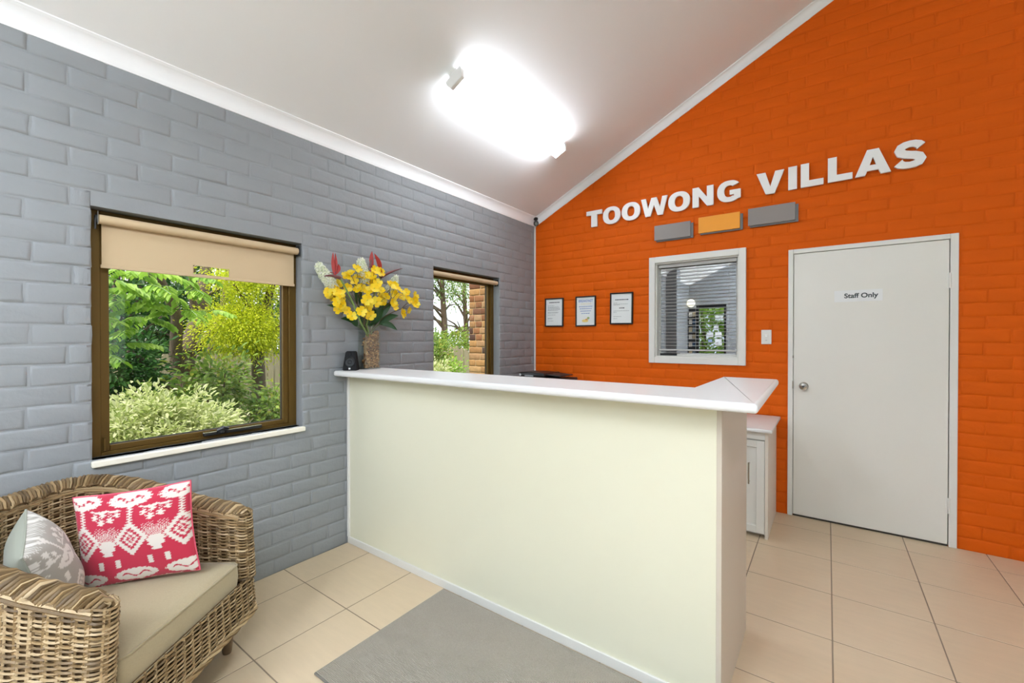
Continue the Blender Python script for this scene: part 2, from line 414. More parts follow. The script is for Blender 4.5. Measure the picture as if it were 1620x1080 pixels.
for w_, W in ((w1, WIN1), (w2, WIN2)):
    MB().rbox((-.08, W[0]-.004, W[2]-.028), (.022, W[1]+.006, W[2]), .005, 2).build('window_sill', M_sill, w_)
# winder handle on the first window
hb = PX(321, 690, -.07); he = PX(413, 674, -.07)
wd = MB().rbox((-.079, hb.y, .866), (-.055, he.y, .882), .003).build('winder', M_black, w1)
MB().rbox((-.0785, hb.y+.002, .8815), (-.056, he.y-.002, .884), .001, 1).build('winder_cover', M_chrome, wd)
mb = MB(); mb.lathe([(.022, 0), (.024, .006), (.02, .02), (.01, .026)], 16, (-.062, hb.y+.085, .872)); mb.tube([(-.05, hb.y+.06, .89), (-.045, hb.y+.085, .9), (-.05, hb.y+.115, .892)], [.007, .012, .008], 8)
mb.build('crank_knob', M_black, wd, 40)
MB().rbox((-.0795, WIN1[0]+.05, .868), (-.07, WIN1[0]+.062, .93), .002, 1).build('stay', M_bronze, w1)

# roller blinds
def blind(label, y0, y1, ztop, drop, cut=None):
    r = .021; xc = -.032; zc = ztop-r
    t = thing('roller_blind', label, 'blind', (xc, (y0+y1)/2, ztop), 0, 'cream roller blinds'); hw = (y1-y0)/2
    MB().lathe([(r*.9, -hw), (r, -hw+.002), (r, hw-.002), (r*.9, hw)], 24, (0, 0, -r), 'y').build('roll', M_blind, t, 40)
    for s in (-1, 1):
        MB().rbox((-.024, s*(hw+.004)-.002, -.05), (.02, s*(hw+.004)+.002, .012), .0015, 1).add([], []).build('bracket', M_chrome if s < 0 else M_dark, t)
        MB().lathe([(.017, -hw-.012), (.017, -hw-.004)] if s < 0 else [(.012, hw+.003), (.012, hw+.008)], 14, (0, 0, -r), 'y').build('end_plug', M_dark, t, 40)
    if s and drop > .1:
        xf = -r+.001; zb = -drop
        F = hw-.014
        parts = split(-F, F, zb, -r, [cut] if cut else [])
        mb = MB()
        for a in parts: mb.box((xf, a[0], a[2]), (xf+.0012, a[1], a[3]))
        mb.build('fabric', M_blind, t)
        segs = [(-F, cut[0]), (cut[1], F)] if cut else [(-F, F)]
        MB().rbox((xf-.004, -F-.004, zb-.008), (xf+.006, F+.004, zb+.008), .003, 2).build('bottom_rail', M_blind, t)
        if cut:
            for yy in (cut[0], cut[1]):  # rounded stitched edge of the pull slot
                MB().tube([(xf+.001, yy, zb+.006), (xf+.001, yy, cut[3]-.012), (xf+.001, yy+(.012 if yy == cut[0] else -.012), cut[3])], .0022, 6).build('slot_edge', M_blind, t, 60)
            MB().tube([(xf+.001, cut[0]+.01, cut[3]), (xf+.001, cut[1]-.01, cut[3])], .0022, 6).build('slot_edge', M_blind, t, 60)
    MB().tube([(.008, -hw-.011, -r), (.012, -hw-.012, -.07)], .004, 8).build('chain_guide', M_dark, t, 60)
    return t
cy_ = (-3.574-2.66)/2
blind('cream roller blind partly lowered with a pull slot over the wicker armchair window', -3.574, -2.66, 1.957, .232, (-3.205-cy_, -3.035-cy_, -.224, -.178))
blind('cream roller blind rolled right up in the window behind the counter', WIN2[0]+.012, WIN2[1]-.012, 1.965, 0)

# ------------------------------------------------------------------ orange wall: window to the office, door
ix0, ix1, iz0, iz1 = IWIN
mb = MB(); fw = .055
for a in ((ix0-fw, ix0, iz0-fw, iz1+fw), (ix1, ix1+fw, iz0-fw, iz1+fw), (ix0, ix1, iz0-fw, iz0), (ix0, ix1, iz1, iz1+fw)):
    mb.rbox((a[0], -.022, a[2]), (a[1], MORT+.002, a[3]), .003, 2)
for a in ((ix0, ix0+.012, iz0, iz1), (ix1-.012, ix1, iz0, iz1), (ix0+.012, ix1-.012, iz0, iz0+.012), (ix0+.012, ix1-.012, iz1-.012, iz1)):
    mb.box((a[0], MORT, a[2]), (a[1], .12, a[3]))
w3 = struct(mb.build('window_3', M_white))
mb = MB()
for a in ((ix0+.012, ix0+.03, iz0+.012, iz1-.012), (ix1-.03, ix1-.012, iz0+.012, iz1-.012), (ix0+.03, ix1-.03, iz0+.012, iz0+.03), (ix0+.03, ix1-.03, iz1-.03, iz1-.012)):
    mb.rbox((a[0], .062, a[2]), (a[1], .082, a[3]), .002, 1)
mb.build('glazing_bead', M_white, w3)
MB().box((ix0+.025, .07, iz0+.025), (ix1-.025, .074, iz1-.025)).build('pane', M_mirror, w3)
MB().rbox((ix0+.04, .012, iz0+.014), (ix0+.19, .024, iz0+.034), .002, 1).build('finger_pull', M_black, w3)
vb = thing('venetian_blind', 'white venetian blind with open slats in the office window', 'blind', ((ix0+ix1)/2, .042, iz0+.014))
hw = (ix1-ix0)/2-.02; hh = iz1-iz0-.028
M_slat = mat('white_slats', 'C4C4C0', .45)
MB().rbox((-hw, -.015, hh-.03), (hw, .015, hh), .003, 1).build('head_rail', M_slat, vb)
sm = bpy.data.meshes.new('slat'); n = 5; vs_ = []
for k in range(n):
    a = -.0125+.025*k/(n-1); vs_ += [(-hw, a, .003*(1-(a/.0125)**2)+a*.03), (hw, a, .003*(1-(a/.0125)**2)+a*.03)]
sm.from_pydata(vs_, [], [(2*k, 2*k+1, 2*k+3, 2*k+2) for k in range(n-1)]); sm.materials.append(M_slat)
z = hh-.05
while z > .07:
    o = bpy.data.objects.new('slat', sm); COL.objects.link(o); o.parent = vb; o.location = (0, 0, z); z -= .0305
MB().rbox((-hw, -.013, .045), (hw, .013, .058), .003, 1).build('bottom_rail', M_slat, vb)
for x in (-hw+.06, 0, hw-.06): MB().tube([(x, -.013, .05), (x, -.013, hh-.02)], .0008, 4).build('ladder_cord', M_slat, vb)
# dim office behind
M_off = mat('office_wall', '6E7075', .8)
mb = MB(); mb.box((0, 2.6, 0), (4.2, 2.7, 2.6)); mb.box((-.1, .12, 0), (0, 2.7, 2.6)); mb.box((4.2, .12, 0), (4.3, 2.7, 2.6)); mb.box((-.1, .12, 2.6), (4.3, 2.7, 2.7)); mb.box((-.1, .12, -.1), (4.3, 2.7, 0))
struct(mb.build('wall_office', M_off))

# door
dx0, dx1, dz1 = DOOR[0], DOOR[1], DOOR[3]
mb = MB()
fo = .034
for a in ((dx0, dx0+fo, 0, dz1), (dx1-fo-.006, dx1, 0, dz1), (dx0+fo, dx1-fo-.006, dz1-fo, dz1)):
    mb.rbox((a[0], -.012, a[2]), (a[1], .12, a[3]), .003, 2)
door = struct(mb.build('door_1', M_white))
sx0, sx1, sz1 = dx0+fo+.003, dx1-fo-.010, dz1-fo-.003
MB().rbox((sx0, -.004, .014), (sx1, .034, sz1), .002, 1).build('door_slab', M_door, door)
kp = PY(1271.5, 610.5, -.01); kn = bpy.data.objects.new('door_knob', None)
mbk = MB().lathe([(.031, -.004), (.031, -.008), (.026, -.013), (.013, -.016), (.012, -.032), (.02, -.036), (.0275, -.045), (.028, -.056), (.023, -.064), (.006, -.066)], 28, (kp.x, 0, kp.z), 'y')
kn = mbk.build('door_knob', M_chrome, door, 50)
MB().lathe([(.008, -.0655), (.008, -.068)], 14, (kp.x, 0, kp.z), 'y').build('keyhole', M_dark, kn)
for z in (1.78, .275):
    h = MB().lathe([(.007, z-.052), (.007, z+.052)], 10, (sx1+.004, -.008, 0)).build('hinge', M_white, door, 50)
    MB().rbox((sx1-.012, -.0065, z-.05), (sx1+.02, -.0045, z+.05), .0008, 1).build('hinge_leaf', M_white, h)
MB().box((sx0, .0, 0.0), (sx1, .03, .013)).build('threshold', mat('threshold_dark', '3A352E', .8), door)
MB().rbox((dx0+fo-.004, -.0135, 1.0), (dx0+fo+.004, -.011, 1.06), .0005, 1).build('strike_plate', M_chrome, door)
MB().rbox((dx0+fo-.003, -.0135, 1.24), (dx0+fo+.003, -.011, 1.26), .0005, 1).build('strike_plate', M_chrome, door)
sg = thing('door_sign', 'white Staff Only sticker on the white door', 'sign', (2.82, -.004, 1.706))
MB().rbox((-.135, -.0012, -.042), (.142, 0, .042), .0004, 1).build('sticker', mat('sticker_white', 'E9EAE8', .3), sg)
me = text_mesh('lettering', 'Staff Only', .047, .0003, .0013, 'CENTER', 1.03); me.transform(RX90)
o = link('lettering', me, mat('sign_ink', '3C4646', .5), sg); o.location = (.02, -.0016, -.014)

# power / light switch
a = PY(1204.3, 522, 0); b = PY(1221, 544, 0)
sw = thing('light_switch', 'white light switch plate on the orange wall beside the door', 'switch', ((a.x+b.x)/2, -.005, (a.z+b.z)/2))
MB().rbox((-.036, -.008, -.058), (.036, 0, .058), .003, 2).build('plate', M_white, sw)
MB().rbox((-.01, -.0115, -.004), (.01, -.0075, .022), .0015, 1).build('rocker', M_lampw, sw)
MB().lathe([(.013, -.008), (.0125, -.0088)], 20, (0, 0, .009), 'y').build('dolly_ring', mat('switch_grey', 'C9C8C4', .4), sw)
MB().rbox((-.007, -.0088, -.03), (.007, -.0075, -.022), .0004, 1).build('indicator', mat('switch_grey', 'C9C8C4', .4), sw)

# ------------------------------------------------------------------ wall lettering
def ell(cx, cy, rx, ry, n=40, p=2.3):
    out = []
    for k in range(n):
        a = 2*PI*k/n; c, s = math.cos(a), math.sin(a)
        out.append((cx+rx*math.copysign(abs(c)**(2/p), c), cy+ry*math.copysign(abs(s)**(2/p), s)))
    return out
def stroke(pts, wid):
    L_, R_ = [], []
    for i, p in enumerate(pts):
        q0, q1 = pts[max(i-1, 0)], pts[min(i+1, len(pts)-1)]; dx, dy = q1[0]-q0[0], q1[1]-q0[1]; l = math.hypot(dx, dy) or 1
        w_ = wid[i] if hasattr(wid, '__len__') else wid
        L_.append((p[0]-dy/l*w_/2, p[1]+dx/l*w_/2)); R_.append((p[0]+dy/l*w_/2, p[1]-dx/l*w_/2))
    return L_+R_[::-1]
GL = {
 'T': [[(0, 1), (1, 1), (1, .74), (.69, .74), (.69, 0), (.31, 0), (.31, .74), (0, .74)]],
 'O': [ell(.5, .5, .5, .515), ell(.5, .5, .2, .29)[::-1]],
 'W': [[(0, 1), (.19, 1), (.275, .42), (.40, 1), (.60, 1), (.725, .42), (.81, 1), (1, 1), (.83, 0), (.635, 0), (.5, .58), (.365, 0), (.17, 0)]],
 'N': [[(0, 0), (0, 1), (.30, 1), (.69, .46), (.69, 1), (1, 1), (1, 0), (.70, 0), (.31, .54), (.31, 0)]],
 'V': [[(0, 1), (.33, 1), (.505, .33), (.68, 1), (1, 1), (.66, 0), (.34, 0)]],
 'I': [[(0, 0), (0, 1), (1, 1), (1, 0)]],
 'L': [[(0, 0), (0, 1), (.37, 1), (.37, .26), (1, .26), (1, 0)]],
 'A': [[(0, 0), (.335, 1), (.665, 1), (1, 0), (.715, 0), (.655, .17), (.345, .17), (.285, 0)], [(.41, .385), (.5, .70), (.59, .385)][::-1]],
}
g_o = ell(.5, .5, .5, .515, 64); g_i = ell(.5, .5, .205, .285, 64)
def arc(pts, a0, a1):
    n = len(pts); return [pts[int(round(a/360*n)) % n] for a in np.linspace(a0, a1, 40)]
GL['G'] = [arc(g_o, 38, 310) + [(.97, .12), (.97, .54), (.52, .54), (.52, .32), (.70, .32), (.70, .255)] + arc(g_i, 302, 52)]
sp = [(.16, .24), (.23, .16), (.34, .12), (.5, .10), (.66, .12), (.78, .18), (.825, .28), (.78, .38), (.65, .445), (.5, .48), (.36, .525), (.235, .59), (.195, .70), (.235, .80), (.35, .87), (.5, .895), (.64, .885), (.76, .83), (.83, .745)]
sw_ = [.33, .29, .25, .235, .25, .29, .33, .31, .28, .28, .28, .31, .33, .29, .25, .235, .245, .28, .31]
GL['S'] = [stroke(sp, sw_)]
M_letter = mat('white_acrylic', 'F4F4F2', .4)
spans = [('T', 80, 146, 372), ('O', 150, 224, 382), ('O', 230, 308, 372), ('W', 312, 424, 345), ('O', 428, 520, 325), ('N', 531, 620, 300), ('G', 636, 739, 278), ('V', 803, 921, 240), ('I', 938, 975, 225), ('L', 991, 1088, 210), ('L', 1106, 1211, 185), ('A', 1222, 1375, 150), ('S', 1383, 1527, 120)]
words = {0: 'TOOWONG', 1: 'VILLAS'}
ordn = ['first', 'second', 'third', 'fourth', 'fifth', 'sixth', 'seventh']
sub = {1: 'first letter O, straight after the T', 2: 'second letter O, just before the W', 4: 'third letter O, between W and N', 9: 'first letter L, after the I', 10: 'second letter L, before the A'}
for i, (ch, a, b, yy) in enumerate(spans):
    xa = PY(900+a/2.7, 200+yy/2.7, 0).x; xb = PY(900+b/2.7, 200+yy/2.7, 0).x
    hgt = .163+.0085*(xa-.65); zb = 2.522+.0205*(xa-.65)
    me = curve_mesh('letter', [[(p[0]*(xb-xa), p[1]*hgt) for p in s] for s in GL[ch]], .009, .0)
    me.transform(RX90)
    d = sub.get(i, 'letter ' + ch)
    t = link('wall_letter', me, M_letter); t.location = (xa, -.018, zb)
    tag(t, 'raised white %s in %s on the orange wall' % (d, words[int(i > 6)]), 'letter', 'wall sign letters')
# three offset panels under the name
M_pgrey = mat('warm_grey_panel', '8D8581', .4); M_pyel = mat('amber_panel', 'F6A21B', .4); M_pback = mat('slate_panel_edge', '77797C', .4)
for (x0, x1, z0, z1), m, lb in (((1.344, 1.662, 2.298, 2.433), M_pgrey, 'grey rectangular wall plaque on the orange wall, under the N of TOOWONG'), ((1.728, 2.053, 2.311, 2.447), M_pyel, 'amber yellow rectangular wall plaque between two grey ones on the orange wall'), ((2.113, 2.438, 2.317, 2.456), M_pgrey, 'grey rectangular wall plaque on the orange wall, under the V of VILLAS')):
    t = thing('wall_plaque', lb, 'plaque', ((x0+x1)/2, -.006, z0), 0, 'offset plaques under the wall lettering'); hw_ = (x1-x0)/2; h_ = z1-z0
    MB().rbox((-hw_+.012, -.012, -.012), (hw_+.02, 0, h_-.014), .001, 1).build('back_panel', M_pback, t)
    MB().rbox((-hw_, -.028, 0), (hw_, -.012, h_), .001, 1).build('front_panel', m, t)

# ------------------------------------------------------------------ framed notices
M_paper = mat('paper', 'E9ECEA', .7); M_ink = mat('grey_ink', '8C9193', .7); M_inkd = mat('dark_ink', '44494C', .7); M_inkb = mat('blue_ink', '7C93C4', .7); M_inky = mat('pale_yellow_ink', 'E2D7AE', .7)
def words_line(mb, x0, x1, z, h, r, gap=.006):
    x = x0
    while x < x1-.004:
        l = min(r.uniform(.008, .022), x1-x); mb.box((x, -.0006, z), (x+l, 0, z+h)); x += l+gap*.6
def frame(x0, x1, z0, z1, lb, kind, tilt=0):
    w_, h_ = x1-x0, z1-z0; t = thing('framed_notice', lb, 'picture frame', ((x0+x1)/2, -.005, z0), 0, 'framed notices on the orange wall')
    t.rotation_euler = (0, tilt, 0)
    hw_ = w_/2; mb = MB(); b = .013
    for a in ((-hw_, -hw_+b, 0, h_), (hw_-b, hw_, 0, h_), (-hw_+b, hw_-b, 0, b), (-hw_+b, hw_-b, h_-b, h_)): mb.rbox((a[0], -.018, a[2]), (a[1], 0, a[3]), .002, 1)
    mb.build('frame', M_black, t)
    pp = MB().box((-hw_+b, -.008, b), (hw_-b, -.005, h_-b)).build('paper', M_paper, t)
    r = random.Random(kind); iw = hw_-b-.022
    def put(mb, m, nm='printed_lines'):
        o = mb.build(nm, m, pp); o.location = (0, -.0082, 0); o['kind'] = 'stuff'; return o
    if kind == 1:
        mb = MB(); words_line(mb, -iw*.8, iw*.9, h_-.052, .009, r); put(mb, M_inkd, 'heading')
        mb = MB()
        for z, f in ((.225, .0), (.212, .7), (.204, .9), (.196, .8), (.188, .95), (.18, .9), (.172, .6), (.152, .75), (.146, .6), (.125, .2), (.09, -.2), (.083, -.3), (.06, -.1)): words_line(mb, -iw, iw*f, z, .0032, r)
        put(mb, M_ink)
    elif kind == 2:
        me = text_mesh('heading', 'BREAKFAST', .036, .0003, .0008, 'CENTER', .88); me.transform(RX90); o = link('heading', me, M_inkb, pp); o.location = (0, -.0085, h_-.062)
        mb = MB(); words_line(mb, -iw*.7, iw*.8, h_-.083, .005, r); put(mb, M_inky)
        mb = MB()
        for z, f in ((.2, .95), (.178, .85), (.154, .75), (.13, .6)): words_line(mb, -iw*f, iw*f, z, .0075, r)
        put(mb, M_inkb)
        MB().prism(ell(-.005, .058, .036, .014, 24), -.0094, -.0084, 'y').build('printed_picture', mat('print_yellow', 'E8CF7A', .7), pp)
        MB().prism(ell(.03, .085, .014, .012, 18), -.0096, -.0084, 'y').build('printed_picture', mat('print_green', '9DB178', .7), pp)
        MB().prism(ell(.01, .07, .014, .01, 18), -.0098, -.0084, 'y').build('printed_picture', mat('print_peach', 'D9A067', .7), pp)
    else:
        mb = MB(); words_line(mb, -iw*.8, iw*.85, h_-.075, .009, r); words_line(mb, -.022, .03, .155, .009, r); put(mb, M_inkd, 'heading')
        mb = MB()
        for z, f in ((.208, -.5), (.196, .8), (.189, -.2), (.13, .95), (.116, -.6), (.075, .0), (.055, -.5)): words_line(mb, -iw, iw*f, z, .0032, r)
        put(mb, M_ink)
frame(.144, .372, 1.52, 1.828, 'black framed notice closest to the corner, grey print under a heading', 1, .01)
frame(.519, .748, 1.517, 1.829, 'black framed breakfast notice with blue print, between two other frames', 2)
frame(.900, 1.133, 1.531, 1.842, 'black framed notice beside the office window, short lines of grey print', 3, .01)

# corner security camera
t = thing('security_camera', 'small black security camera fixed in the corner under the ceiling', 'camera', (.038, -.038, 2.698))
MB().lathe([(.022, .026), (.026, .012), (.02, 0)], 16, (0, 0, 0)).build('mount', M_black, t, 40)
MB().tube([(0, 0, .005), (.008, -.008, -.02)], .009, 8).build('ball_joint', M_dark, t, 50)
o = MB().lathe([(.02, -.05), (.027, -.046), (.027, -.004), (.024, .002)], 18, (0, 0, 0), 'y').build('housing', M_black, t, 40); o.location = (.006, -.002, -.03); o.rotation_euler = (.5, 0, .6)
o2 = MB().lathe([(.018, -.051), (.011, -.053)], 16, (0, 0, 0), 'y').build('lens', mat('lens_grey', '7E8580', .2), o, 40)
MB().tube([(.0, .012, -.04), (-.012, .024, -.055), (-.012, .026, -.07)], .0025, 6).build('cable', mat('cable_grey', '9A9A92', .6), t)

# ------------------------------------------------------------------ reception counter
CZ = 1.18; CT = .034
ct = thing('reception_counter', 'tall cream reception counter with white laminate top', 'counter', (0, -2.33, 0))
# local y = world y + 2.33
MB().rbox((.004, 0, 0), (2.318, .032, CZ-CT), .001, 1).build('front_panel', M_counter, ct)
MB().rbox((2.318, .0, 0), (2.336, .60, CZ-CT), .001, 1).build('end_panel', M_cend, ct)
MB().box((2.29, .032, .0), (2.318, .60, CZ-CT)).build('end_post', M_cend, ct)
MB().rbox((.004, .26, .0), (.03, .30, CZ-CT), .001, 1).build('wall_cleat', M_cend, ct)
MB().rbox((.004, -.010, 0), (2.318, .0, .045), .002, 1).build('kick_strip', M_white, ct)
MB().rbox((.004, -.014, .045), (.024, 0, CZ-CT), .002, 1).build('corner_bead', M_white, ct)
def round_corner(p, r, k=8):
    """replace listed corners by arcs: p = [(x,y,radius)]"""
    out = []; n = len(p)
    for i in range(n):
        x, y, rr = p[i]
        if not rr: out.append((x, y)); continue
        a = Vector(p[i-1][:2])-Vector((x, y)); b = Vector(p[(i+1) % n][:2])-Vector((x, y)); a.normalize(); b.normalize()
        c = Vector((x, y))+(a+b)*rr
        s0 = Vector((x, y))+a*rr-c; s1 = Vector((x, y))+b*rr-c
        a0 = math.atan2(s0.y, s0.x); a1 = math.atan2(s1.y, s1.x); d = (a1-a0+PI) % (2*PI)-PI
        out += [(c.x+rr*math.cos(a0+d*j/k), c.y+rr*math.sin(a0+d*j/k)) for j in range(k+1)]
    return out
outl = round_corner([(.008, -.125, .035), (2.465, -.125, .012), (2.44, .925, .012), (2.17, .925, .01), (2.17, .275, 0), (.008, .275, 0)], 0)
def postform(poly, z0, z1, r, seg=5):
    """slab with fully rounded edges, built by insetting the outline ring by ring"""
    n = len(poly); P = [Vector(p) for p in poly]
    nor = []
    for i in range(n):
        d0 = (P[i]-P[i-1]).normalized(); d1 = (P[(i+1) % n]-P[i]).normalized()
        n0 = Vector((d0.y, -d0.x)); n1 = Vector((d1.y, -d1.x)); m = (n0+n1); m.normalize(); nor.append(m/max(.5, m.dot(n0)))
    rings = []
    for k in range(seg+1):
        a = PI/2*k/seg; rings.append((r*(1-math.sin(a)), z0+r*(1-math.cos(a))))
    for k in range(seg+1):
        a = PI/2*k/seg; rings.append((r*(1-math.cos(a)), z1-r*(1-math.sin(a))))
    mb = MB(); V = []; Fc = []
    for ins, z in rings: V += [(P[i].x-nor[i].x*ins, P[i].y-nor[i].y*ins, z) for i in range(n)]
    for k in range(len(rings)-1):
        for i in range(n): Fc.append((k*n+i, k*n+(i+1) % n, (k+1)*n+(i+1) % n, (k+1)*n+i))
    Fc.append(tuple(range(n))[::-1]); Fc.append(tuple((len(rings)-1)*n+i for i in range(n)))
    return mb.add(V, Fc)
postform(outl, CZ-CT, CZ, .013).build('counter_top', M_lam, ct, 30)

# bench along the orange wall with its cabinet
BZ = .772
postform([(.02, -.66), (2.345, -.66), (2.345, -.012), (.02, -.012)], BZ-.026, BZ, .008, 3).build('bench_worktop', M_lam, None, 30)
tag(bpy.data.objects['bench_worktop'], 'white laminate worktop along the orange wall behind the counter', 'worktop')
cb = thing('base_cabinet', 'white base cabinet with panelled door under the worktop end', 'cabinet', (2.318, -.605, 0))
MB().rbox((-.02, 0, 0), (0, .59, BZ-.026), .001, 1).build('end_panel', mat('cabinet_side', 'E4DCCF', .4), cb)
mb = MB(); mb.box((-.62, .02, .06), (-.02, .585, .08)); mb.box((-.62, .02, .08), (-.60, .585, BZ-.026)); mb.box((-.6, .57, .08), (-.02, .585, BZ-.026)); mb.box((-.62, .06, 0), (-.02, .08, .06))
mb.build('carcass', M_white, cb)
MB().rbox((-.62, .003, .685), (-.02, .02, BZ-.026), .001, 1).build('top_rail', M_white, cb)
d = MB()
a0, a1, b0, b1 = -.61, -.022, .03, .68; st = .05
for q in ((a0, a0+st, b0, b1), (a1-st, a1, b0, b1), (a0+st, a1-st, b0, b0+st), (a0+st, a1-st, b1-st, b1)): d.rbox((q[0], 0, q[2]), (q[1], .02, q[3]), .002, 1)
d.box((a0+st, .013, b0+st), (a1-st, .019, b1-st))
dr = d.build('door', M_white, cb)
hd = MB().tube([(-.115, -.03, .375), (-.115, -.03, .525)], .005, 10).tube([(-.115, -.03, .385), (-.115, .008, .385)], .004, 8).tube([(-.115, -.03, .515), (-.115, .008, .515)], .004, 8).build('handle', M_chrome, dr, 50)

# printer on the bench
pr = thing('printer', 'black printer on the bench in the corner of the two walls', 'printer', (.39, -.35, BZ))
MB().rbox((-.24, -.19, 0), (.24, .19, .2), .02, 3).build('body', M_black, pr, 40)
MB().rbox((-.235, -.185, .203), (.235, .185, .235), .012, 3).build('scanner_lid', M_dark, pr, 40)
MB().rbox((-.24, -.18, .237), (.06, .15, .285), .02, 3).build('document_feeder', M_black, pr, 40)
o = MB().rbox((-.05, -.13, 0), (.21, .13, .01), .004, 2).build('feeder_tray', M_dark, pr, 40); o.location = (0, 0, .268); o.rotation_euler = (0, .06, 0)
MB().lathe([(.012, -.1815), (.011, -.184)], 16, (-.215, 0, .262), 'y').build('badge', mat('badge_silver', 'B9BEC1', .3), pr)
MB().rbox((-.16, -.186, .248), (-.06, -.179, .262), .001, 1).build('control_panel', mat('panel_grey', '888D90', .35), pr)
MB().rbox((-.17, -.2, .05), (.17, -.185, .12), .004, 1).build('paper_tray', M_dark, pr)

# speaker on the counter
sp_ = thing('desktop_speaker', 'small black desktop speaker on the counter beside the vase', 'speaker', (.066, -2.35, CZ), math.radians(42))
def taper(mb, w0, w1, d0, d1, h, r=0):
    return mb.add([(-w0, -d0, 0), (w0, -d0, 0), (w0, d0, 0), (-w0, d0, 0), (-w1, -d1+.012, h), (w1, -d1+.012, h), (w1, d1+.004, h), (-w1, d1+.004, h)], [(0,3,2,1),(4,5,6,7),(0,1,5,4),(1,2,6,5),(2,3,7,6),(3,0,4,7)])
me = taper(MB(), .047, .03, .042, .034, .128).mesh('cabinet')
bm = bmesh.new(); bm.from_mesh(me); bmesh.ops.bevel(bm, geom=list(bm.edges), offset=.005, segments=2, affect='EDGES'); bm.to_mesh(me); bm.free()
M_spk = mat('matte_black_speaker', '131415', .6, spec=.2)
link('cabinet', me, M_spk, sp_)
tl = math.atan2(.02, .128)
def disc(name, prof, x, z, m, y):
    o = MB().lathe(prof, 24, (0, 0, 0), 'y').build(name, m, sp_, 40); o.location = (x, y, z); o.rotation_euler = (-tl, 0, 0); return o
disc('woofer', [(.034, .004), (.034, -.003), (.03, -.005), (.028, -.001), (.012, .003), (.004, .001)], 0, .056, mat('speaker_cone', '232627', .5, spec=.3), -.0355)
disc('tweeter', [(.013, .004), (.013, -.002), (.009, -.001), (.004, .002)], 0, .108, M_spk, -.026)
MB().rbox((-.006, -.0425, .008), (.006, -.0395, .019), .0006, 1).build('badge', mat('badge_white', 'D9DAD8', .4), sp_)

# door mat
mp = thing('entrance_mat', 'grey ribbed entrance mat on the floor in front of the counter', 'mat', (.93, -3.1, 0))
M_mat = mat('grey_mat', 'A59E91', .95, var=.12, vscale=260, bump=.5, bscale=350, bdist=.002)
MB().rbox((0, 0, 0), (1.62, .752, .008), .003, 1).build('backing', mat('mat_edge', '77736B', .9), mp)
rb = MB()
for k in range(122):
    y = .008+k*.00605; rb.prism([(y, .0078), (y+.0044, .0078), (y+.0034, .0108), (y+.001, .0108)], .006, 1.614, 'x')
o = rb.build('ribbed_pile', M_mat, mp); o['kind'] = 'stuff'
# ------------------------------------------------------------------ wicker armchair
CH = thing('wicker_armchair', 'honey brown wicker tub armchair under the window against the grey wall', 'armchair', (.53, -3.69, 0), math.atan2(.6, .8))
M_wick = mat('wicker_cane', 'A58A62', .55, island=['5E4A2E', '7D6643', '977D56', 'AC946C', 'BFA984', '887049'], var=.12, vscale=40)
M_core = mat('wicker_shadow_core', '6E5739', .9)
M_leg = mat('turned_leg_wood', '6E5A43', .45, var=.1, vscale=20, stretch=(1, 1, .2))
def upath(hw, xf, xb, r, k=14):
    P = [(xf, hw)]
    for i in range(k+1): a = PI/2+PI/2*i/k; P.append((xb+r+r*math.cos(a), hw-r+r*math.sin(a)))
    for i in range(k+1): a = PI+PI/2*i/k; P.append((xb+r+r*math.cos(a), -hw+r+r*math.sin(a)))
    P.append((xf, -hw)); return P
def resample(P, step, closed):
    P = [np.array(p, float) for p in P]
    if closed: P = P+[P[0]]
    seg = [np.linalg.norm(P[i+1]-P[i]) for i in range(len(P)-1)]; cum = np.concatenate([[0], np.cumsum(seg)]); T = cum[-1]
    n = max(4, int(round(T/step))); s = np.arange(n)/n*T if closed else np.linspace(0, T, n+1)
    A = np.array(P); return np.stack([np.interp(s, cum, A[:, 0]), np.interp(s, cum, A[:, 1])], 1), T
def normals2(P, closed):
    d = (np.roll(P, -1, 0)-np.roll(P, 1, 0)) if closed else np.gradient(P, axis=0)
    d /= np.linalg.norm(d, axis=1, keepdims=True)+1e-9
    return np.stack([-d[:, 1], d[:, 0]], 1)      # left normal
def top_h(x): return float(np.interp(x, [-.34, -.25, -.17, 0, .14, .27, .33, .37], [.808, .798, .773, .728, .684, .656, .646, .63]))
HWo, HWi = .362, .292; XF = .325
outer = upath(HWo, XF, -.345, .25); inner = upath(HWi, XF, -.275, .18)
cap = lambda y, s: [(XF+.035*math.sin(a), y+s*.035*math.cos(a)) for a in np.linspace(.25, PI-.25, 7)]
thick = outer + cap(-(HWo+HWi)/2, -1) + inner[::-1] + cap((HWo+HWi)/2, -1)
lowloop = outer + [(XF+.02, -HWo+.02), (XF+.025, -HWo+.06), (XF+.025, HWo-.06), (XF+.02, HWo-.02)]
STK = .038
def flare(x, y, z):
    f = 1+.10*max(0, min(1, (.62-z)/.45)); return (x*(1+.02*max(0, (.4-z)/.25)), y*f, z)
def weave(mb, loop, zfun, nrow, amp=.0046, rad=.0042, seed=0):
    r = random.Random(seed); P, T = resample(loop, STK/4, True); n = len(P); n -= n % 8
    P, T = resample(loop, T/n, True); P = P[:n]; N = normals2(P, True); ns = n//4
    for k in range(nrow):
        ph = k*PI; ra = rad*r.uniform(.8, 1.2); wob = [r.uniform(-.0018, .0018) for _ in range(ns)]
        start = r.randrange(n); ln = n
        # break every row into canes of random length so colour varies along it
        i = start; left = n
        while left > 0:
            l = min(left, r.randrange(40, 160)); pts = []
            for j in range(l+2):
                q = (i+j) % n; w_ = amp*math.sin(PI*q/4+ph); z = zfun(P[q], k) + wob[(q//4) % ns]
                pts.append(flare(P[q][0]+N[q][0]*w_, P[q][1]+N[q][1]*w_, z))
            mb.tube(pts, ra, 4, True, False, .8); i += l; left -= l
    return P, N
ZB = .195; ZS = .345
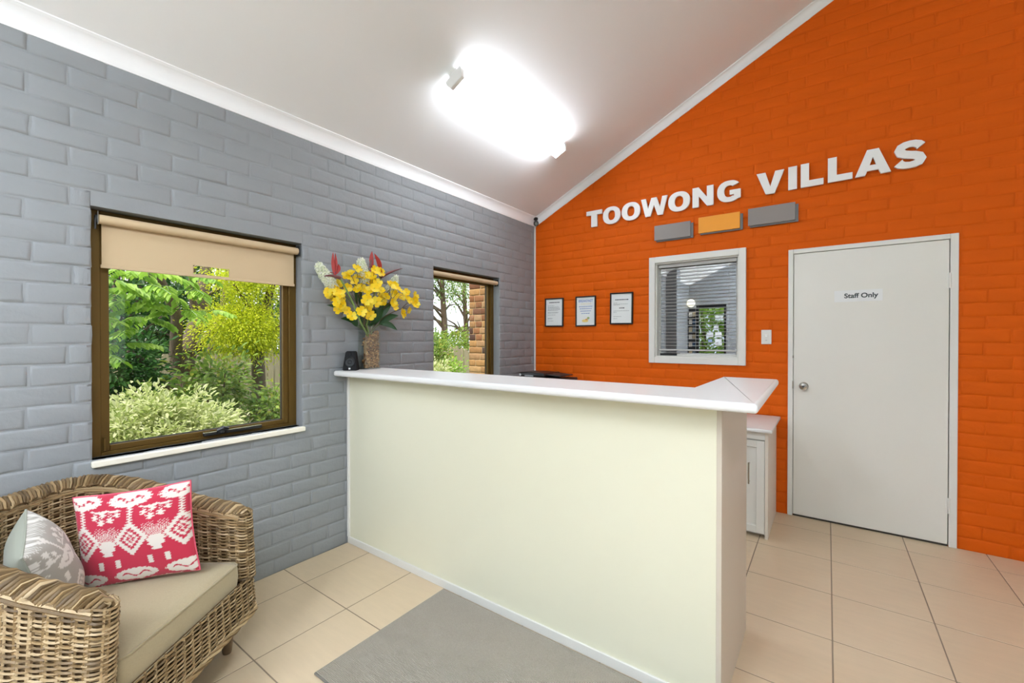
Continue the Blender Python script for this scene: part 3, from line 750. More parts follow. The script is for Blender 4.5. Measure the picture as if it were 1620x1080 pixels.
low = MB(); P, N = weave(low, lowloop, lambda p, k: ZB+.005+k*.0074, 21, seed=1)
o = low.build('woven_base', M_wick, CH, 70); o['kind'] = 'stuff'
NR = 45
up_ = MB(); P2, N2 = weave(up_, thick, lambda p, k: ZS+.008+(top_h(p[0])-ZS-.012)*k/(NR-1), NR, seed=2)
o = up_.build('woven_sides', M_wick, CH, 70); o['kind'] = 'stuff'
st_ = MB()
for q in range(0, len(P2), 4):
    for dq in (-.006, .006):
        x, y = P2[q]; zt = top_h(x); d = N2[q]; tx, ty = d[1], -d[0]
        st_.tube([flare(x+tx*dq, y+ty*dq, ZS), flare(x+tx*dq, y+ty*dq, (ZS+zt)/2), flare(x+tx*dq, y+ty*dq, zt)], .0038, 4)
for q in range(0, len(P), 4):
    x, y = P[q]; st_.tube([flare(x, y, ZB), flare(x, y, ZS+.01)], .0045, 4)
o = st_.build('stakes', M_wick, CH, 70); o['kind'] = 'stuff'
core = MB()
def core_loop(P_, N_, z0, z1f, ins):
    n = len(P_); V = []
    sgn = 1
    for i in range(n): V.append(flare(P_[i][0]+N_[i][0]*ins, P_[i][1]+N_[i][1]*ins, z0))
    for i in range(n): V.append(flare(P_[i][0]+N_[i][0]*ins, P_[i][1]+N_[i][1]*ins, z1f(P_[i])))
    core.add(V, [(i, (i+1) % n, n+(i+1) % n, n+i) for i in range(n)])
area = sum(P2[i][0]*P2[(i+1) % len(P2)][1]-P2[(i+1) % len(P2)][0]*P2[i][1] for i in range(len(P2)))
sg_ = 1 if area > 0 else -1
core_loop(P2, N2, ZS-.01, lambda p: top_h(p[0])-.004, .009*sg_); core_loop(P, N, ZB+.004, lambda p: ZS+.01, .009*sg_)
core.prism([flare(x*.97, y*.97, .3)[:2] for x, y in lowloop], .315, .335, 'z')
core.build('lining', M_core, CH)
# braided rim
mid = upath((HWo+HWi)/2, XF+.02, -.31, .215); C, T = resample(mid, .01, False); CN = normals2(C, False)
rim = MB(); r = random.Random(5)
for k in range(7):
    pts = []
    for i in range(len(C)):
        ph = i*.01/.085*2*PI+k*2*PI/7; e = min(1, i/5, (len(C)-1-i)/5); la = .040*math.sin(ph)*max(.5, e); vz = .013*math.cos(2*ph)+.006*math.cos(ph)
        pts.append(flare(C[i][0]+CN[i][0]*la, C[i][1]+CN[i][1]*la, top_h(C[i][0])+.004+vz-.012*(1-e)))
    rim.tube(pts, .0085, 6, True, False, .75)
for s_ in (HWo+.004, HWi-.004):
    E_, T_ = resample(upath(s_, XF+.01, -.345 if s_ > .33 else -.275, .25 if s_ > .33 else .18), .012, False)
    for dz in (-.010, -.022): rim.tube([flare(p[0], p[1], top_h(p[0])+dz) for p in E_], .0058, 5)
o = rim.build('braided_rim', M_wick, CH, 70)
bb = MB(); P3, T3 = resample(lowloop, .012, True)
for k in range(3): bb.tube([flare(p[0]*1.008+.004*math.sin(i*.5+k*2.1), p[1]*1.008, ZB-.002+.008*math.cos(i*.5+k*2.1)) for i, p in enumerate(P3)], .0075, 5, False, True)
bb.build('base_band', M_wick, CH, 70)
for x in (.235, -.225):
    for y in (.362, -.362):
        MB().lathe([(.0165, 0), (.019, .01), (.028, .13), (.03, ZB+.02)], 18, (x, y, 0)).build('leg', M_leg, CH, 50)

# seat cushion
M_lin = mat('sage_linen', 'A89B7C', .85, var=.05, vscale=180, bump=.3, bscale=420, bdist=.0008, sheen=.2)
cu = thing('seat_cushion', 'khaki linen box cushion on the seat of the wicker armchair', 'cushion', (.53, -3.69, ZS-.004), math.atan2(.6, .8))
ol = round_corner([(-.24, -.283, .12), (.345, -.290, .035), (.345, .290, .035), (-.24, .283, .12)], 0, 10)
rings = [(.94, 0), (.975, .004), (.99, .015), (1, .05), (.995, .088), (.982, .1), (.955, .107), (.85, .114), (.65, .12), (.4, .123), (.15, .124)]
V = []; Fc = []; n = len(ol); cx_ = .05
for s_, z in rings: V += [(cx_+(p[0]-cx_)*s_, p[1]*s_, z + .004*math.sin(p[1]*16)*(s_ > .9 and z > .08)) for p in ol]
for k in range(len(rings)-1):
    for i in range(n): Fc.append((k*n+i, k*n+(i+1) % n, (k+1)*n+(i+1) % n, (k+1)*n+i))
Fc.append(tuple(range(n))[::-1]); Fc.append(tuple((len(rings)-1)*n+i for i in range(n)))
MB().add(V, Fc).build('cover', M_lin, cu, 60)
for z, s_ in ((.101, .986), (.006, .982)):
    MB().tube([(cx_+(p[0]-cx_)*s_, p[1]*s_, z+.004*math.sin(p[1]*16)*(z > .05)) for p in ol], .0045, 6, False, True).build('piping', M_lin, cu, 60)

# scatter cushions
def ikat(s, t):
    """one repeat of the woven motif: True where the light yarn shows"""
    j = .018*math.sin(61*t*3.1)+.014*math.sin(37*t*5+1); s = (s+j) % 1.0; t = t % 1.0
    ds = abs(s-.5); dw = min(s, 1-s)
    if ds < .035 and .13 < t < .40: return True
    # cloud
    e = ((s-.47)/.43)**2+((t-.10)/.092)**2
    if e < 1:
        if abs(t-.105-.028*math.sin(s*17)) < .011 and .2 < s < .75: return False
        return e < .86 or math.sin(s*60) > -.3
    # hooks with drops
    for (cx, cy, rx, ry) in ((.10, .33, .07, .036), (.90, .35, .065, .04), (.77, .285, .055, .034), (.98, .255, .08, .028), (.24, .27, .06, .03)):
        if ((s-cx)/rx)**2+((t-cy)/ry)**2 < 1: return True
    if .2 < t < .33 and (abs(s-.9) < .014 or abs(s-.10) < .014 or abs(s-.78) < .012): return True
    if abs(t-.205-.02*math.sin(s*9)) < .012 and (s > .7 or s < .3): return True
    d = ds/.36+abs(t-.60)/.235
    if .66 < d < 1.0 or .28 < d < .46: return True
    if d < .16 and ds < .02: return True
    # combs between the medallions
    if dw < .25 and .42 < t < .60 and d > 1.08: return (dw*26+.25) % 1 < .52 and t > .46+.05*math.sin(dw*70)
    if .60 <= t < .80 and d > 1.08: return dw < .24*(1-(t-.60)/.27)+.025*math.sin(t*90)
    if .86 < t < .98 and abs(ds-.33) < .05: return True
    return False
def pillow(name, label, w_, h_, T_, fg, bgc, back, loc, basis, reps, n=150, off=(0, 0), group=None):
    t = thing(name, label, 'cushion', loc, 0, group)
    me = bpy.data.meshes.new('cover'); V = []; Fc = []; cols = []
    u = np.linspace(-1, 1, n)
    def pos(a, b, sgn):
        x = w_/2*a*(1-.055*math.cos(PI*b/2)); y = h_/2*b*(1-.055*math.cos(PI*a/2))
        z = T_*max(0, (1-a*a)*(1-b*b))**.42*(1+.05*math.sin(5*a+3*b)); return (x, y, sgn*z)
    for sgn in (1, -1):
        for b in u:
            for a in u:
                V.append(pos(a, b, sgn))
                if sgn > 0: cols.append(fg if ikat((a*.5+.5)*reps[0]+off[0], (.5-b*.5)*reps[1]+off[1]) else bgc)
                else: cols.append(back)
    for i in range(n-1):
        for j in range(n-1):
            q = i*n+j; Fc.append((q, q+1, q+n+1, q+n)); q += n*n; Fc.append((q, q+n, q+n+1, q+1))
    me.from_pydata(V, [], Fc); me.update()
    ca = me.color_attributes.new('weave', 'FLOAT_COLOR', 'POINT'); ca.data.foreach_set('color', np.array([lin(c) for c in cols]).ravel())
    o = link('cover', me, attr_mat('printed_cotton', 'weave'), t, True)
    ring = [pos(a, -1, 0) for a in u[::6]]+[pos(1, b, 0) for b in u[::6]]+[pos(a, 1, 0) for a in u[::-6]]+[pos(-1, b, 0) for b in u[::-6]]
    c2 = MB().tube(ring, .0035, 6, False, True).build('seam', mat('seam_'+back, back, .8), t, 60)
    X, Y, Z = [Vector(b).normalized() for b in basis]
    R_ = Matrix((X, Y, Z)).transposed().to_4x4()
    t.matrix_world = Matrix.Translation(loc) @ R_
    return t
def basis_from(br, bl, tr):
    x = (Vector(br)-Vector(bl)); y = (Vector(tr)-Vector(br)); z = x.cross(y); y = z.cross(x); return (x, y, z)
bs = (Vector((.664, .741, .099)), Vector((-.081, -.06, .995)), Vector((.743, -.669, .02)))
pillow('ikat_cushion', 'red and white ikat cushion standing on the khaki seat cushion', .39, .352, .06, 'DAD2C7', 'BC3047', 'D85A70', Vector((.512, -3.565, .641)), bs, (2.35, 1.2), off=(.27, .03), group='scatter cushions on the armchair')
gz = Vector((.16, .94, .26)).normalized(); gx = Vector((.93, -.36, .0)); gx = (gx-gz*gx.dot(gz)).normalized(); gy = gz.cross(gx)
rot_ = Matrix.Rotation(.22, 3, gz); gx = rot_ @ gx; gy = rot_ @ gy
pillow('ikat_cushion', 'pale grey and white ikat cushion leaning in the near side of the wicker armchair', .34, .34, .085, 'D2CEC6', '9C978D', '95988A', Vector((.50, -3.81, .597)), (gx, gy, gz), (2.0, 1.3), 110, off=(.1, .2), group='scatter cushions on the armchair')

# ------------------------------------------------------------------ vase of flowers
VX0, VX1, VY0, VY1, VZ = .014, .094, -2.262, -2.135, CZ
vz = thing('glass_vase', 'rectangular clear glass vase filled with brown bark chips on the counter', 'vase', ((VX0+VX1)/2, (VY0+VY1)/2, VZ))
M_vg = glass_mat('vase_glass', .10, (.965, .985, .975))
hx, hy, g = (VX1-VX0)/2, (VY1-VY0)/2, .005; vh = .30
mb = MB()
for a in (((-hx, -hy), (hx, -hy+g)), ((-hx, hy-g), (hx, hy)), ((-hx, -hy+g), (-hx+g, hy-g)), ((hx-g, -hy+g), (hx, hy-g))): mb.box((a[0][0], a[0][1], 0), (a[1][0], a[1][1], vh))
mb.box((-hx+g, -hy+g, 0), (hx-g, hy-g, .008))
mb.build('glass_walls', M_vg, vz)
M_bark = mat('bark_chips', '8A6236', .85, island=['2A170A', '7E4E24', 'B07A42', 'D8AE72', '4A2A10', '9A6530', '3A2110'])
mb = MB(); r = random.Random(9)
mb.box((-hx+.018, -hy+.034, .008), (hx-.022, hy-.018, .2))
for k in range(650):
    y = r.uniform(-hy+.028, hy-.007); zt = .225+.05*max(0, y/hy); x = r.uniform(-hx+.008, hx-.007) if r.random() < .35 else hx-.0125
    z = .01+r.random()*zt
    c = Vector((x, y, z)); e = Matrix.Rotation(r.uniform(0, 6), 4, Vector((r.random(), r.random(), r.random()+.1)).normalized())
    sx_, sy_, sz_ = r.uniform(.012, .026), r.uniform(.004, .009), r.uniform(.001, .003)
    c.x = max(-hx+.012, min(hx-.010, c.x)); c.z = max(.014, c.z)
    lim = lambda q: (max(-hx+.0055, min(hx-.0055, q.x)), max(-hy+.0055, min(hy-.0055, q.y)), max(.009, q.z))
    mb.add([lim(c+e @ Vector((a*sx_*.5, b*sy_, d*sz_))) for a in (-1, 1) for b in (-1, 1) for d in (-1, 1)], [(0,1,3,2),(4,6,7,5),(0,4,5,1),(2,3,7,6),(0,2,6,4),(1,5,7,3)])
o = mb.build('bark_filling', M_bark, vz); o['kind'] = 'stuff'

def C6(x, y): return (490+x/7.45, 385+y/7.45)
def FP(x, y, X): p = C6(x, y); return PX(p[0], p[1], X)
MOUTH = Vector(((VX0+VX1)/2, (VY0+VY1)/2, VZ+.27))
M_stem = mat('green_stem', '5E7F3C', .5); M_twig = mat('dark_twig', '5B4B33', .6)
M_yel = leaf_mat('yellow_petals', ['F8C40C', 'FCDC1E', 'FAD012', 'FDE64A'], .3)
M_eye = mat('green_flower_eye', 'C9C63C', .6)
def blossom_mesh(seed):
    r = random.Random(seed); V = []; Fc = []
    for k in range(5):
        a = 2*PI*k/5+r.uniform(-.12, .12); L_ = r.uniform(.9, 1.1); tilt = r.uniform(.1, .45)
        prof = [(0.05, .10), (.35, .34), (.7, .46), (.95, .36), (1.0, .14)]
        rows = []
        for d, w_ in prof:
            z = tilt*d*d*.9; row = []
            for q in (-1, 0, 1):
                ang = a; x = d*L_*math.cos(ang)-q*w_*math.sin(ang); y = d*L_*math.sin(ang)+q*w_*math.cos(ang)
                row.append(len(V)); V.append((x*.5, y*.5, (z+(.10 if q else 0)*(d > .2)-(.06 if d > .99 else 0))*.5+r.uniform(-.01, .01)))
            rows.append(row)
        for i in range(len(rows)-1):
            for q in range(2): Fc.append((rows[i][q], rows[i][q+1], rows[i+1][q+1], rows[i+1][q]))
    me = bpy.data.meshes.new('petals'); me.from_pydata(V, [], Fc); me.update(); me.materials.append(M_yel)
    me.polygons.foreach_set('use_smooth', [True]*len(me.polygons)); return me
BLO = [blossom_mesh(i) for i in range(6)]
eye = MB().lathe([(.05, 0), (.06, .03), (.03, .07)], 10).mesh('eye'); eye.materials.append(M_eye)
def orient(o, p, nrm, size, spin):
    z = Vector(nrm).normalized(); q = z.to_track_quat('Z', 'Y'); o.matrix_local = Matrix.Translation(p) @ q.to_matrix().to_4x4() @ Matrix.Rotation(spin, 4, 'Z') @ Matrix.Scale(size, 4)
CAMV = Vector(CAM)
def bez(a, b, c, n=10): return [a*(1-t)**2+b*2*t*(1-t)+c*t*t for t in [i/n for i in range(n+1)]]
def spray(pts, hub, X, label, seed):
    r = random.Random(seed); t = thing('yellow_flower_spray', label, 'flower', MOUTH, 0, 'yellow flower sprays in the vase')
    H = FP(hub[0], hub[1], X-.02)-MOUTH
    base = Vector((r.uniform(-.012, .012), r.uniform(-.02, .02), -.05))
    MB().tube(bez(base, Vector((H.x*.2, H.y*.2, H.z*.6)), H), .0028, 6).build('stem', M_twig, t, 60)
    for (x, y) in pts:
        xx = X+r.uniform(-.035, .045); p = FP(x, y, max(.055, xx))-MOUTH
        view = (CAMV-MOUTH-p).normalized(); out = (p-Vector((0, 0, .1))).normalized()
        nrm = view*.75+out*.5+Vector((r.uniform(-.5, .5), r.uniform(-.5, .5), r.uniform(-.4, .5)))
        MB().tube(bez(H, (H+p)/2+Vector((0, 0, .015)), p-nrm.normalized()*.004, 5), .0014, 5).build('twig', M_twig, t)
        b = bpy.data.objects.new('blossom', r.choice(BLO)); COL.objects.link(b); b.parent = t; s_ = r.uniform(.056, .074); orient(b, p, nrm, s_, r.uniform(0, 6))
        e = bpy.data.objects.new('blossom_eye', eye); COL.objects.link(e); e.parent = b
sprays = [
 ([(230, 600), (285, 640), (320, 575), (275, 535), (215, 575)], (420, 750), .075, 'yellow flower spray low beside the white spike furthest from the office'),
 ([(370, 640), (330, 690), (395, 735), (345, 775), (440, 785), (370, 600)], (520, 860), .11, 'yellow flower spray on the speaker side, below the curved red flower stem'),
 ([(500, 855), (650, 830), (720, 855), (690, 735), (680, 670), (610, 800)], (640, 960), .19, 'yellow flower spray at the front just above the vase mouth'),
 ([(480, 350), (430, 385), (590, 385), (515, 440), (555, 300), (640, 375)], (590, 620), .10, 'yellow flower spray high up around the middle white spike'),
 ([(770, 315), (745, 430), (720, 385), (800, 465), (710, 470), (830, 340)], (700, 620), .12, 'yellow flower spray right under the pointed red flower'),
 ([(840, 550), (760, 530), (850, 610), (855, 685), (900, 630), (790, 690), (700, 560)], (740, 800), .14, 'yellow flower spray in the heart of the bouquet over the broad leaves'),
 ([(955, 490), (1000, 600), (1060, 560), (1140, 580), (1080, 640), (1150, 665), (1000, 745), (985, 690), (1010, 500)], (930, 720), .12, 'yellow flower spray around the small white spike on the window side'),
 ([(1240, 625), (1245, 715), (1160, 785), (1090, 825), (1225, 670)], (1080, 770), .13, 'yellow flower spray reaching out furthest towards the back window'),
 ([(565, 535), (620, 525), (345, 480), (450, 520)], (560, 720), .09, 'sparse yellow flower spray beside the curved red flower stem'),
]
for i, (pts, hub, X, lb) in enumerate(sprays): spray(pts, hub, X, lb, 30+i)
# white spikes of small florets
M_wfl = leaf_mat('white_florets', ['FAFAF4', 'F3F5E4', 'E9F0D0', 'FCFCF8'], .22)
fl = MB()
for k in range(5):
    a = 2*PI*k/5; c, s_ = math.cos(a), math.sin(a)
    fl.add([(0, 0, 0), (.5*c-.22*s_, .5*s_+.22*c, .25), (1.0*c, 1.0*s_, .1), (.5*c+.22*s_, .5*s_-.22*c, .25)], [(0, 1, 2, 3)])
def spike(a, b, X, rad, n, label, seed):
    r = random.Random(seed); A = FP(a[0], a[1], X)-MOUTH; B = FP(b[0], b[1], X)-MOUTH
    t = thing('white_flower_spike', label, 'flower', MOUTH, 0, 'white flower spikes in the vase')
    MB().tube(bez(Vector((0, r.uniform(-.02, .02), -.06)), Vector((B.x*.3, B.y*.3, B.z*.7)), B, 10)+[A], .003, 6).build('stem', M_stem, t, 60)
    ax = (A-B).normalized(); e1 = ax.orthogonal().normalized(); e2 = ax.cross(e1); V = []; Fc = []
    for k in range(n):
        f = k/(n-1); rr = rad*(.55+.45*math.sin(PI*min(1, .15+f*.8))); an = k*2.4
        d = e1*math.cos(an)+e2*math.sin(an); p = B+(A-B)*f+d*rr; z = (d+ax*.5).normalized(); q = z.to_track_quat('Z', 'Y').to_matrix()
        s_ = r.uniform(.018, .027); m0 = len(V); V += [tuple(p+q @ (Vector(v)*s_)) for v in fl.v]; Fc += [tuple(i+m0 for i in f_) for f_ in fl.f]
    o = MB().add(V, Fc).build('florets', M_wfl, t); o['kind'] = 'stuff'
spike((100, 255), (270, 510), .06, .030, 80, 'long white flower spike leaning out over the speaker', 1)
spike((600, 195), (650, 460), .07, .028, 74, 'upright white flower spike in the middle of the bouquet', 2)
spike((1020, 400), (930, 560), .07, .022, 50, 'short white flower spike on the back window side of the bouquet', 3)
# birds of paradise
M_bract = mat('bract_maroon', '6B3A38', .5, var=.15, vscale=25); M_redp = mat('red_petals', '94201A', .5, island=['7E1812', 'A4281C', '8C2118']); M_blue = mat('violet_petal', '3A3364', .5); M_gst = mat('strelitzia_stem', '6E8A45', .45, var=.15, vscale=15)
def petal(mb, a, b, w_, side, bend):
    ax = (b-a); s_ = side.normalized(); V = []; Fc = []; n = 8
    for i in range(n+1):
        f = i/n; c = a+ax*f+bend*math.sin(PI*f); ww = w_*math.sin(PI*min(1, .08+f*.92))**.8
        V += [c-s_*ww, c+bend.normalized()*ww*.35 if bend.length else c, c+s_*ww]
    for i in range(n):
        for q in range(2): Fc.append((i*3+q, i*3+q+1, i*3+q+4, i*3+q+3))
    mb.add(V, Fc)
def strelitzia(label, tip, knee, stem, petals, X):
    t = thing('bird_of_paradise', label, 'flower', MOUTH, 0, 'red birds of paradise in the vase')
    P_ = lambda q, dx=0: FP(q[0], q[1], X+dx)-MOUTH
    K = P_(knee); Tp = P_(tip)
    n = 12; pts = [K+(Tp-K)*(i/n)+Vector((0, 0, .008*math.sin(PI*i/n))) for i in range(n+1)]
    MB().tube(pts, [.011*(1-i/n)**.7+.0012 for i in range(n+1)], 8).build('bract', M_bract, t, 60)
    sp_pts = [K]+[P_(q) for q in stem]+[Vector((.005, 0, -.06))]
    fine = []
    for i in range(len(sp_pts)-1):
        for k in range(4): fine.append(sp_pts[i].lerp(sp_pts[i+1], k/4))
    MB().tube(fine+[sp_pts[-1]], .0052, 8).build('stem', M_gst, t, 60)
    r = random.Random(3)
    for (a, b, w_, m, bend) in petals:
        mb = MB(); petal(mb, P_(a), P_(b), w_*1.35, Vector((.8, .6, 0)), Vector((bend*.8, bend*.6, 0))); mb.build('petal', m, t, 60)
strelitzia('red bird of paradise flower on a long curved green stem above the speaker', (165, 385), (355, 405), [(430, 540), (500, 680), (550, 810), (610, 950)],
 [((290, 375), (275, 100), .008, M_redp, -.004), ((295, 375), (300, 110), .007, M_redp, .006), ((300, 370), (335, 240), .009, M_redp, .012), ((290, 365), (318, 225), .005, M_blue, .004), ((285, 350), (240, 335), .007, M_redp, -.004)], .20)
strelitzia('red bird of paradise flower with its pointed bract towards the back window', (1095, 293), (830, 400), [(760, 600), (700, 820), (670, 960)],
 [((740, 300), (735, 88), .011, M_redp, -.006), ((830, 330), (760, 115), .012, M_redp, .012), ((760, 290), (712, 270), .009, M_redp, -.01), ((830, 400), (800, 250), .011, M_redp, .008), ((740, 310), (700, 330), .009, M_redp, 0), ((720, 290), (730, 180), .006, M_bract, -.006)], .12)
# broad dark leaves
M_bl = mat('dark_glossy_leaf', '1F4A22', .35, var=.12, vscale=14)
def broad(a, b, X0_, X1_, w_, label):
    A = FP(a[0], a[1], X0_)-MOUTH; B = FP(b[0], b[1], X1_)-MOUTH
    t = thing('broad_leaf', label, 'leaf', MOUTH, 0, 'broad green leaves in the vase')
    MB().tube(bez(Vector((0, 0, -.05)), Vector((A.x*.4, A.y*.4, A.z*.5)), A, 6), .0024, 6).build('stalk', M_stem, t, 60)
    ax = B-A; view = (CAMV-MOUTH-A).normalized(); side = ax.cross(view).normalized(); V = []; Fc = []; n = 12
    for i in range(n+1):
        f = i/n; c = A+ax*f+Vector((0, 0, .02*math.sin(PI*f))); ww = w_*math.sin(PI*(f**.85))**.75 if 0 < f < 1 else .001
        V += [c-side*ww, c-side*ww*.5-view*.003, c-view*.006, c+side*ww*.5-view*.003, c+side*ww]
    for i in range(n):
        for q in range(4): Fc.append((i*5+q, i*5+q+1, i*5+q+6, i*5+q+5))
    MB().add(V, Fc).build('blade', M_bl, t, 80)
for a, b, x0, x1, w_, lb in (((810, 960), (1045, 850), .06, .10, .024, 'broad dark leaf above the lowest one, pointing at the back window'), ((830, 950), (1030, 1020), .06, .12, .020, 'lowest broad green leaf hanging out over the counter'),
    ((770, 930), (960, 700), .06, .09, .034, 'broad dark leaf behind the yellow flowers on the back window side'), ((560, 960), (365, 885), .06, .07, .018, 'narrow dark leaf pointing at the speaker'), ((460, 850), (200, 725), .06, .06, .014, 'thin green leaf poking out under the yellow flowers near the speaker'),
    ((700, 990), (770, 770), .07, .12, .034, 'broad dark upright leaf over the vase mouth, under the central flowers'), ((640, 990), (640, 860), .08, .14, .030, 'broad dark leaf right above the vase rim at the front'), ((560, 980), (470, 880), .07, .10, .024, 'short dark leaf behind the curved red flower stem'),
    ((560, 720), (530, 480), .06, .07, .012, 'tall narrow leaf behind the highest yellow flowers'), ((590, 720), (600, 560), .06, .08, .012, 'tall narrow leaf in the middle behind the single yellow flower'), ((760, 960), (860, 760), .08, .14, .030, 'broad dark leaf facing the room beside the lowest leaf')):
    broad(a, b, x0, x1, w_, lb)
# ------------------------------------------------------------------ the wall behind the camera (seen in the office window glass)
rdx0, rdx1, _, rdz = RD
mb = MB()
for a in ((rdx0, rdx0+.05, 0, rdz), (rdx1-.05, rdx1, 0, rdz), (rdx0+.05, rdx1-.05, rdz-.06, rdz), (rdx0+.05, rdx1-.05, 0, .1)): mb.rbox((a[0], YF-.1, a[2]), (a[1], YF-.03, a[3]), .003, 1)
gd = struct(mb.build('door_2', M_black))
MB().box((rdx0+.05, YF-.07, .1), (rdx1-.05, YF-.064, rdz-.06)).build('pane', M_glass, gd)
MB().rbox((rdx0+.05, YF-.085, 1.0), (rdx1-.05, YF-.045, 1.05), .002, 1).build('push_bar', M_black, gd)
for x0, x1, z0, z1, c in ((.58, .76, 1.82, 1.92, 'DDE3E0'), (.56, .66, 1.58, 1.68, 'E3E8EA'), (.40, .55, 1.42, 1.52, 'E6EAEC'), (.58, .73, 1.42, 1.54, 'E9ECEC'), (.58, .73, 1.24, 1.38, 'E3E7E8'), (.43, .53, 1.30, 1.37, '9FB4DE')):
    MB().box((x0-.02, YF-.0635, z0), (x1-.03, YF-.062, z1)).build('notice', mat('notice_'+c, c, .7), gd)
mb = MB()
for a in split(-5.6, -2.2, .7, 2.1, [(-5.54, -3.94, .76, 2.04), (-3.86, -2.26, .76, 2.04)]): mb.box((XR+.06, a[0], a[2]), (XR+.12, a[1], a[3]))
w4 = struct(mb.build('added_window', M_bronze))  # unseen window, added for the daylight it lets in
for a in ((-5.54, -3.94), (-3.86, -2.26)): MB().box((XR+.088, a[0], .76), (XR+.092, a[1], 2.04)).build('pane', M_glass, w4)
# brochure rack and brochures
rk = thing('brochure_rack', 'black brochure rack beside the glass entrance door', 'rack', (.085, YF+.01, .0))
RWd = .15
mb = MB(); mb.box((-.08, .0, 0), (.09, .012, 2.08)); mb.build('back_board', M_black, rk)
for s_ in (-.08, .085): MB().box((s_, 0, 0), (s_+.006, .08, 2.0)).build('side_rail', M_black, rk)
bc = ['D9C9A0', 'C7D3DC', 'E08A4A', 'E6E1D6', '9FB7C9', 'D36F55', 'F0EDE4', '4E6E92', 'D8B25A', 'B9C4A4']
k = 0
for rw in range(9):
    z = .45+rw*.175
    MB().rbox((-.078, .012, z-.01), (.086, .05, z+.05), .002, 1).build('pocket', M_dark, rk)
names = ['cream', 'pale blue', 'orange', 'off white', 'grey blue', 'red', 'white', 'navy', 'mustard', 'sage']
posn = ['lowest', 'second', 'third', 'fourth', 'middle', 'sixth', 'seventh', 'eighth', 'topmost']
for rw in range(9):
    for c in range(2):
        z = .45+rw*.175; ci = (rw*3+c*4+rw//3) % 10
        t = link('brochure', MB().rbox((-.037, 0, 0), (.037, .006, .165), .0006, 1).mesh('brochure'), mat('brochure_'+bc[ci], bc[ci], .5, var=.25, vscale=14))
        t.location = (.085-.039+c*.083, YF+.034, z); t.rotation_euler = (.09, 0, 0)
        tag(t, '%s brochure in the %s row of the rack, %s' % (names[ci], posn[rw], 'wall side' if c == 0 else 'door side'), 'brochure', 'brochures in the rack')
t = thing('wall_globe_light', 'round cream globe light on the wall above the brochure rack', 'wall light', (.075, YF, 2.21))
M_globe = emis_mat('lit_globe', 'FFF6CF', 1.3)
MB().lathe([(.04, 0), (.04, .03), (.03, .04)], 16, (0, 0, 0), 'y').build('mount', M_white, t, 40)
ball = [(.093*math.sin(a)+1e-4, .125-.093*math.cos(a)) for a in np.linspace(.25, PI, 14)]
MB().lathe(ball, 24, (0, 0, 0), 'y').build('globe', M_globe, t, 60)

# ------------------------------------------------------------------ garden
GZ = -.45
M_grass = mat('garden_soil', '5E6B35', .95, var=.3, vscale=4, bump=.6, bscale=20, bdist=.03)
g = MB().add([(-40, -35, GZ), (-TH, -35, GZ), (-TH, 35, GZ), (-40, 35, GZ)], [(0, 1, 2, 3)]).add([(-40, -35, GZ), (40, -35, GZ), (40, YF-.12, GZ), (-40, YF-.12, GZ)], [(0, 1, 2, 3)])
g = MB().box((-40, -35, GZ-.2), (40, 35, GZ)); struct(g.build('ground', M_grass))
# brick wing of the building seen through the second window
wing = struct(MB().box((-1.26, .33, GZ), (-.13, .55, 3.2)).build('wall_wing', mat('sand_mortar', 'B89C74', .9, bump=.4, bscale=80)))
bcol = ['9C7448', '835634', 'A8804F', '70482F', 'B08C5E', '4E3A30', '8F6240', 'A4805A']
Mb = [mat('face_brick_'+c, c, .85, var=.18, vscale=18, bump=.5, bscale=90) for c in bcol]
bmsh = []
for i in range(16):
    me = brick_mesh(900+i, proud=.008); me.materials.append(Mb[i % 8]); bmsh.append(me)
r = random.Random(4); b = GZ+.02; row = 0
while b < 3.1:
    a = -1.265-r.uniform(.0, .06)
    while a < -.14:
        bl = r.choice((.105, .105, .16, .23)); s0, s1 = max(a, -1.265), min(a+bl, -.14)
        if s1-s0 > .03:
            o = bpy.data.objects.new('brick', r.choice(bmsh)); COL.objects.link(o); o.parent = wing
            o.matrix_local = Matrix.Translation(((s0+s1)/2, .33, b+.038)) @ Matrix.Diagonal(((s1-s0)/.23, -1, 1, 1))
        a += bl+.011
    b += .0857; row += 1
# paling fence
fn = thing('paling_fence', 'weathered grey timber paling fence at the back of the garden', 'fence', (-5.6, 0, GZ))
M_pal = mat('weathered_timber', '8E8266', .9, island=['7C7158', '958A6E', 'A59A7C', '857A5E'], var=.2, vscale=8, stretch=(6, 6, .6))
pm = [MB().prism([(-.05, 0), (.05, 0), (.05+random.uniform(-.004, .004), 1.5), (.03, 1.54), (-.03, 1.54), (-.05, 1.5)], -.009, .009, 'x').mesh('paling') for _ in range(6)]
for m_ in pm: m_.materials.append(M_pal)
y = -4.4; r = random.Random(12)
while y < 9:
    o = bpy.data.objects.new('paling', r.choice(pm)); COL.objects.link(o); o.parent = fn
    o.location = (r.uniform(-.008, .008), y, r.uniform(-.03, .06)); o.rotation_euler = (r.uniform(-.012, .012), 0, 0); o.scale = (1, 1, r.uniform(.97, 1.06)); y += .112
for z in (.4, 1.15): MB().box((-.05, -4.4, z), (-.012, 9, z+.07)).build('rail', M_pal, fn)
for y in np.arange(-4.2, 9, 2.4): MB().box((-.14, y, 0), (-.05, y+.09, 1.4)).build('post', M_pal, fn)

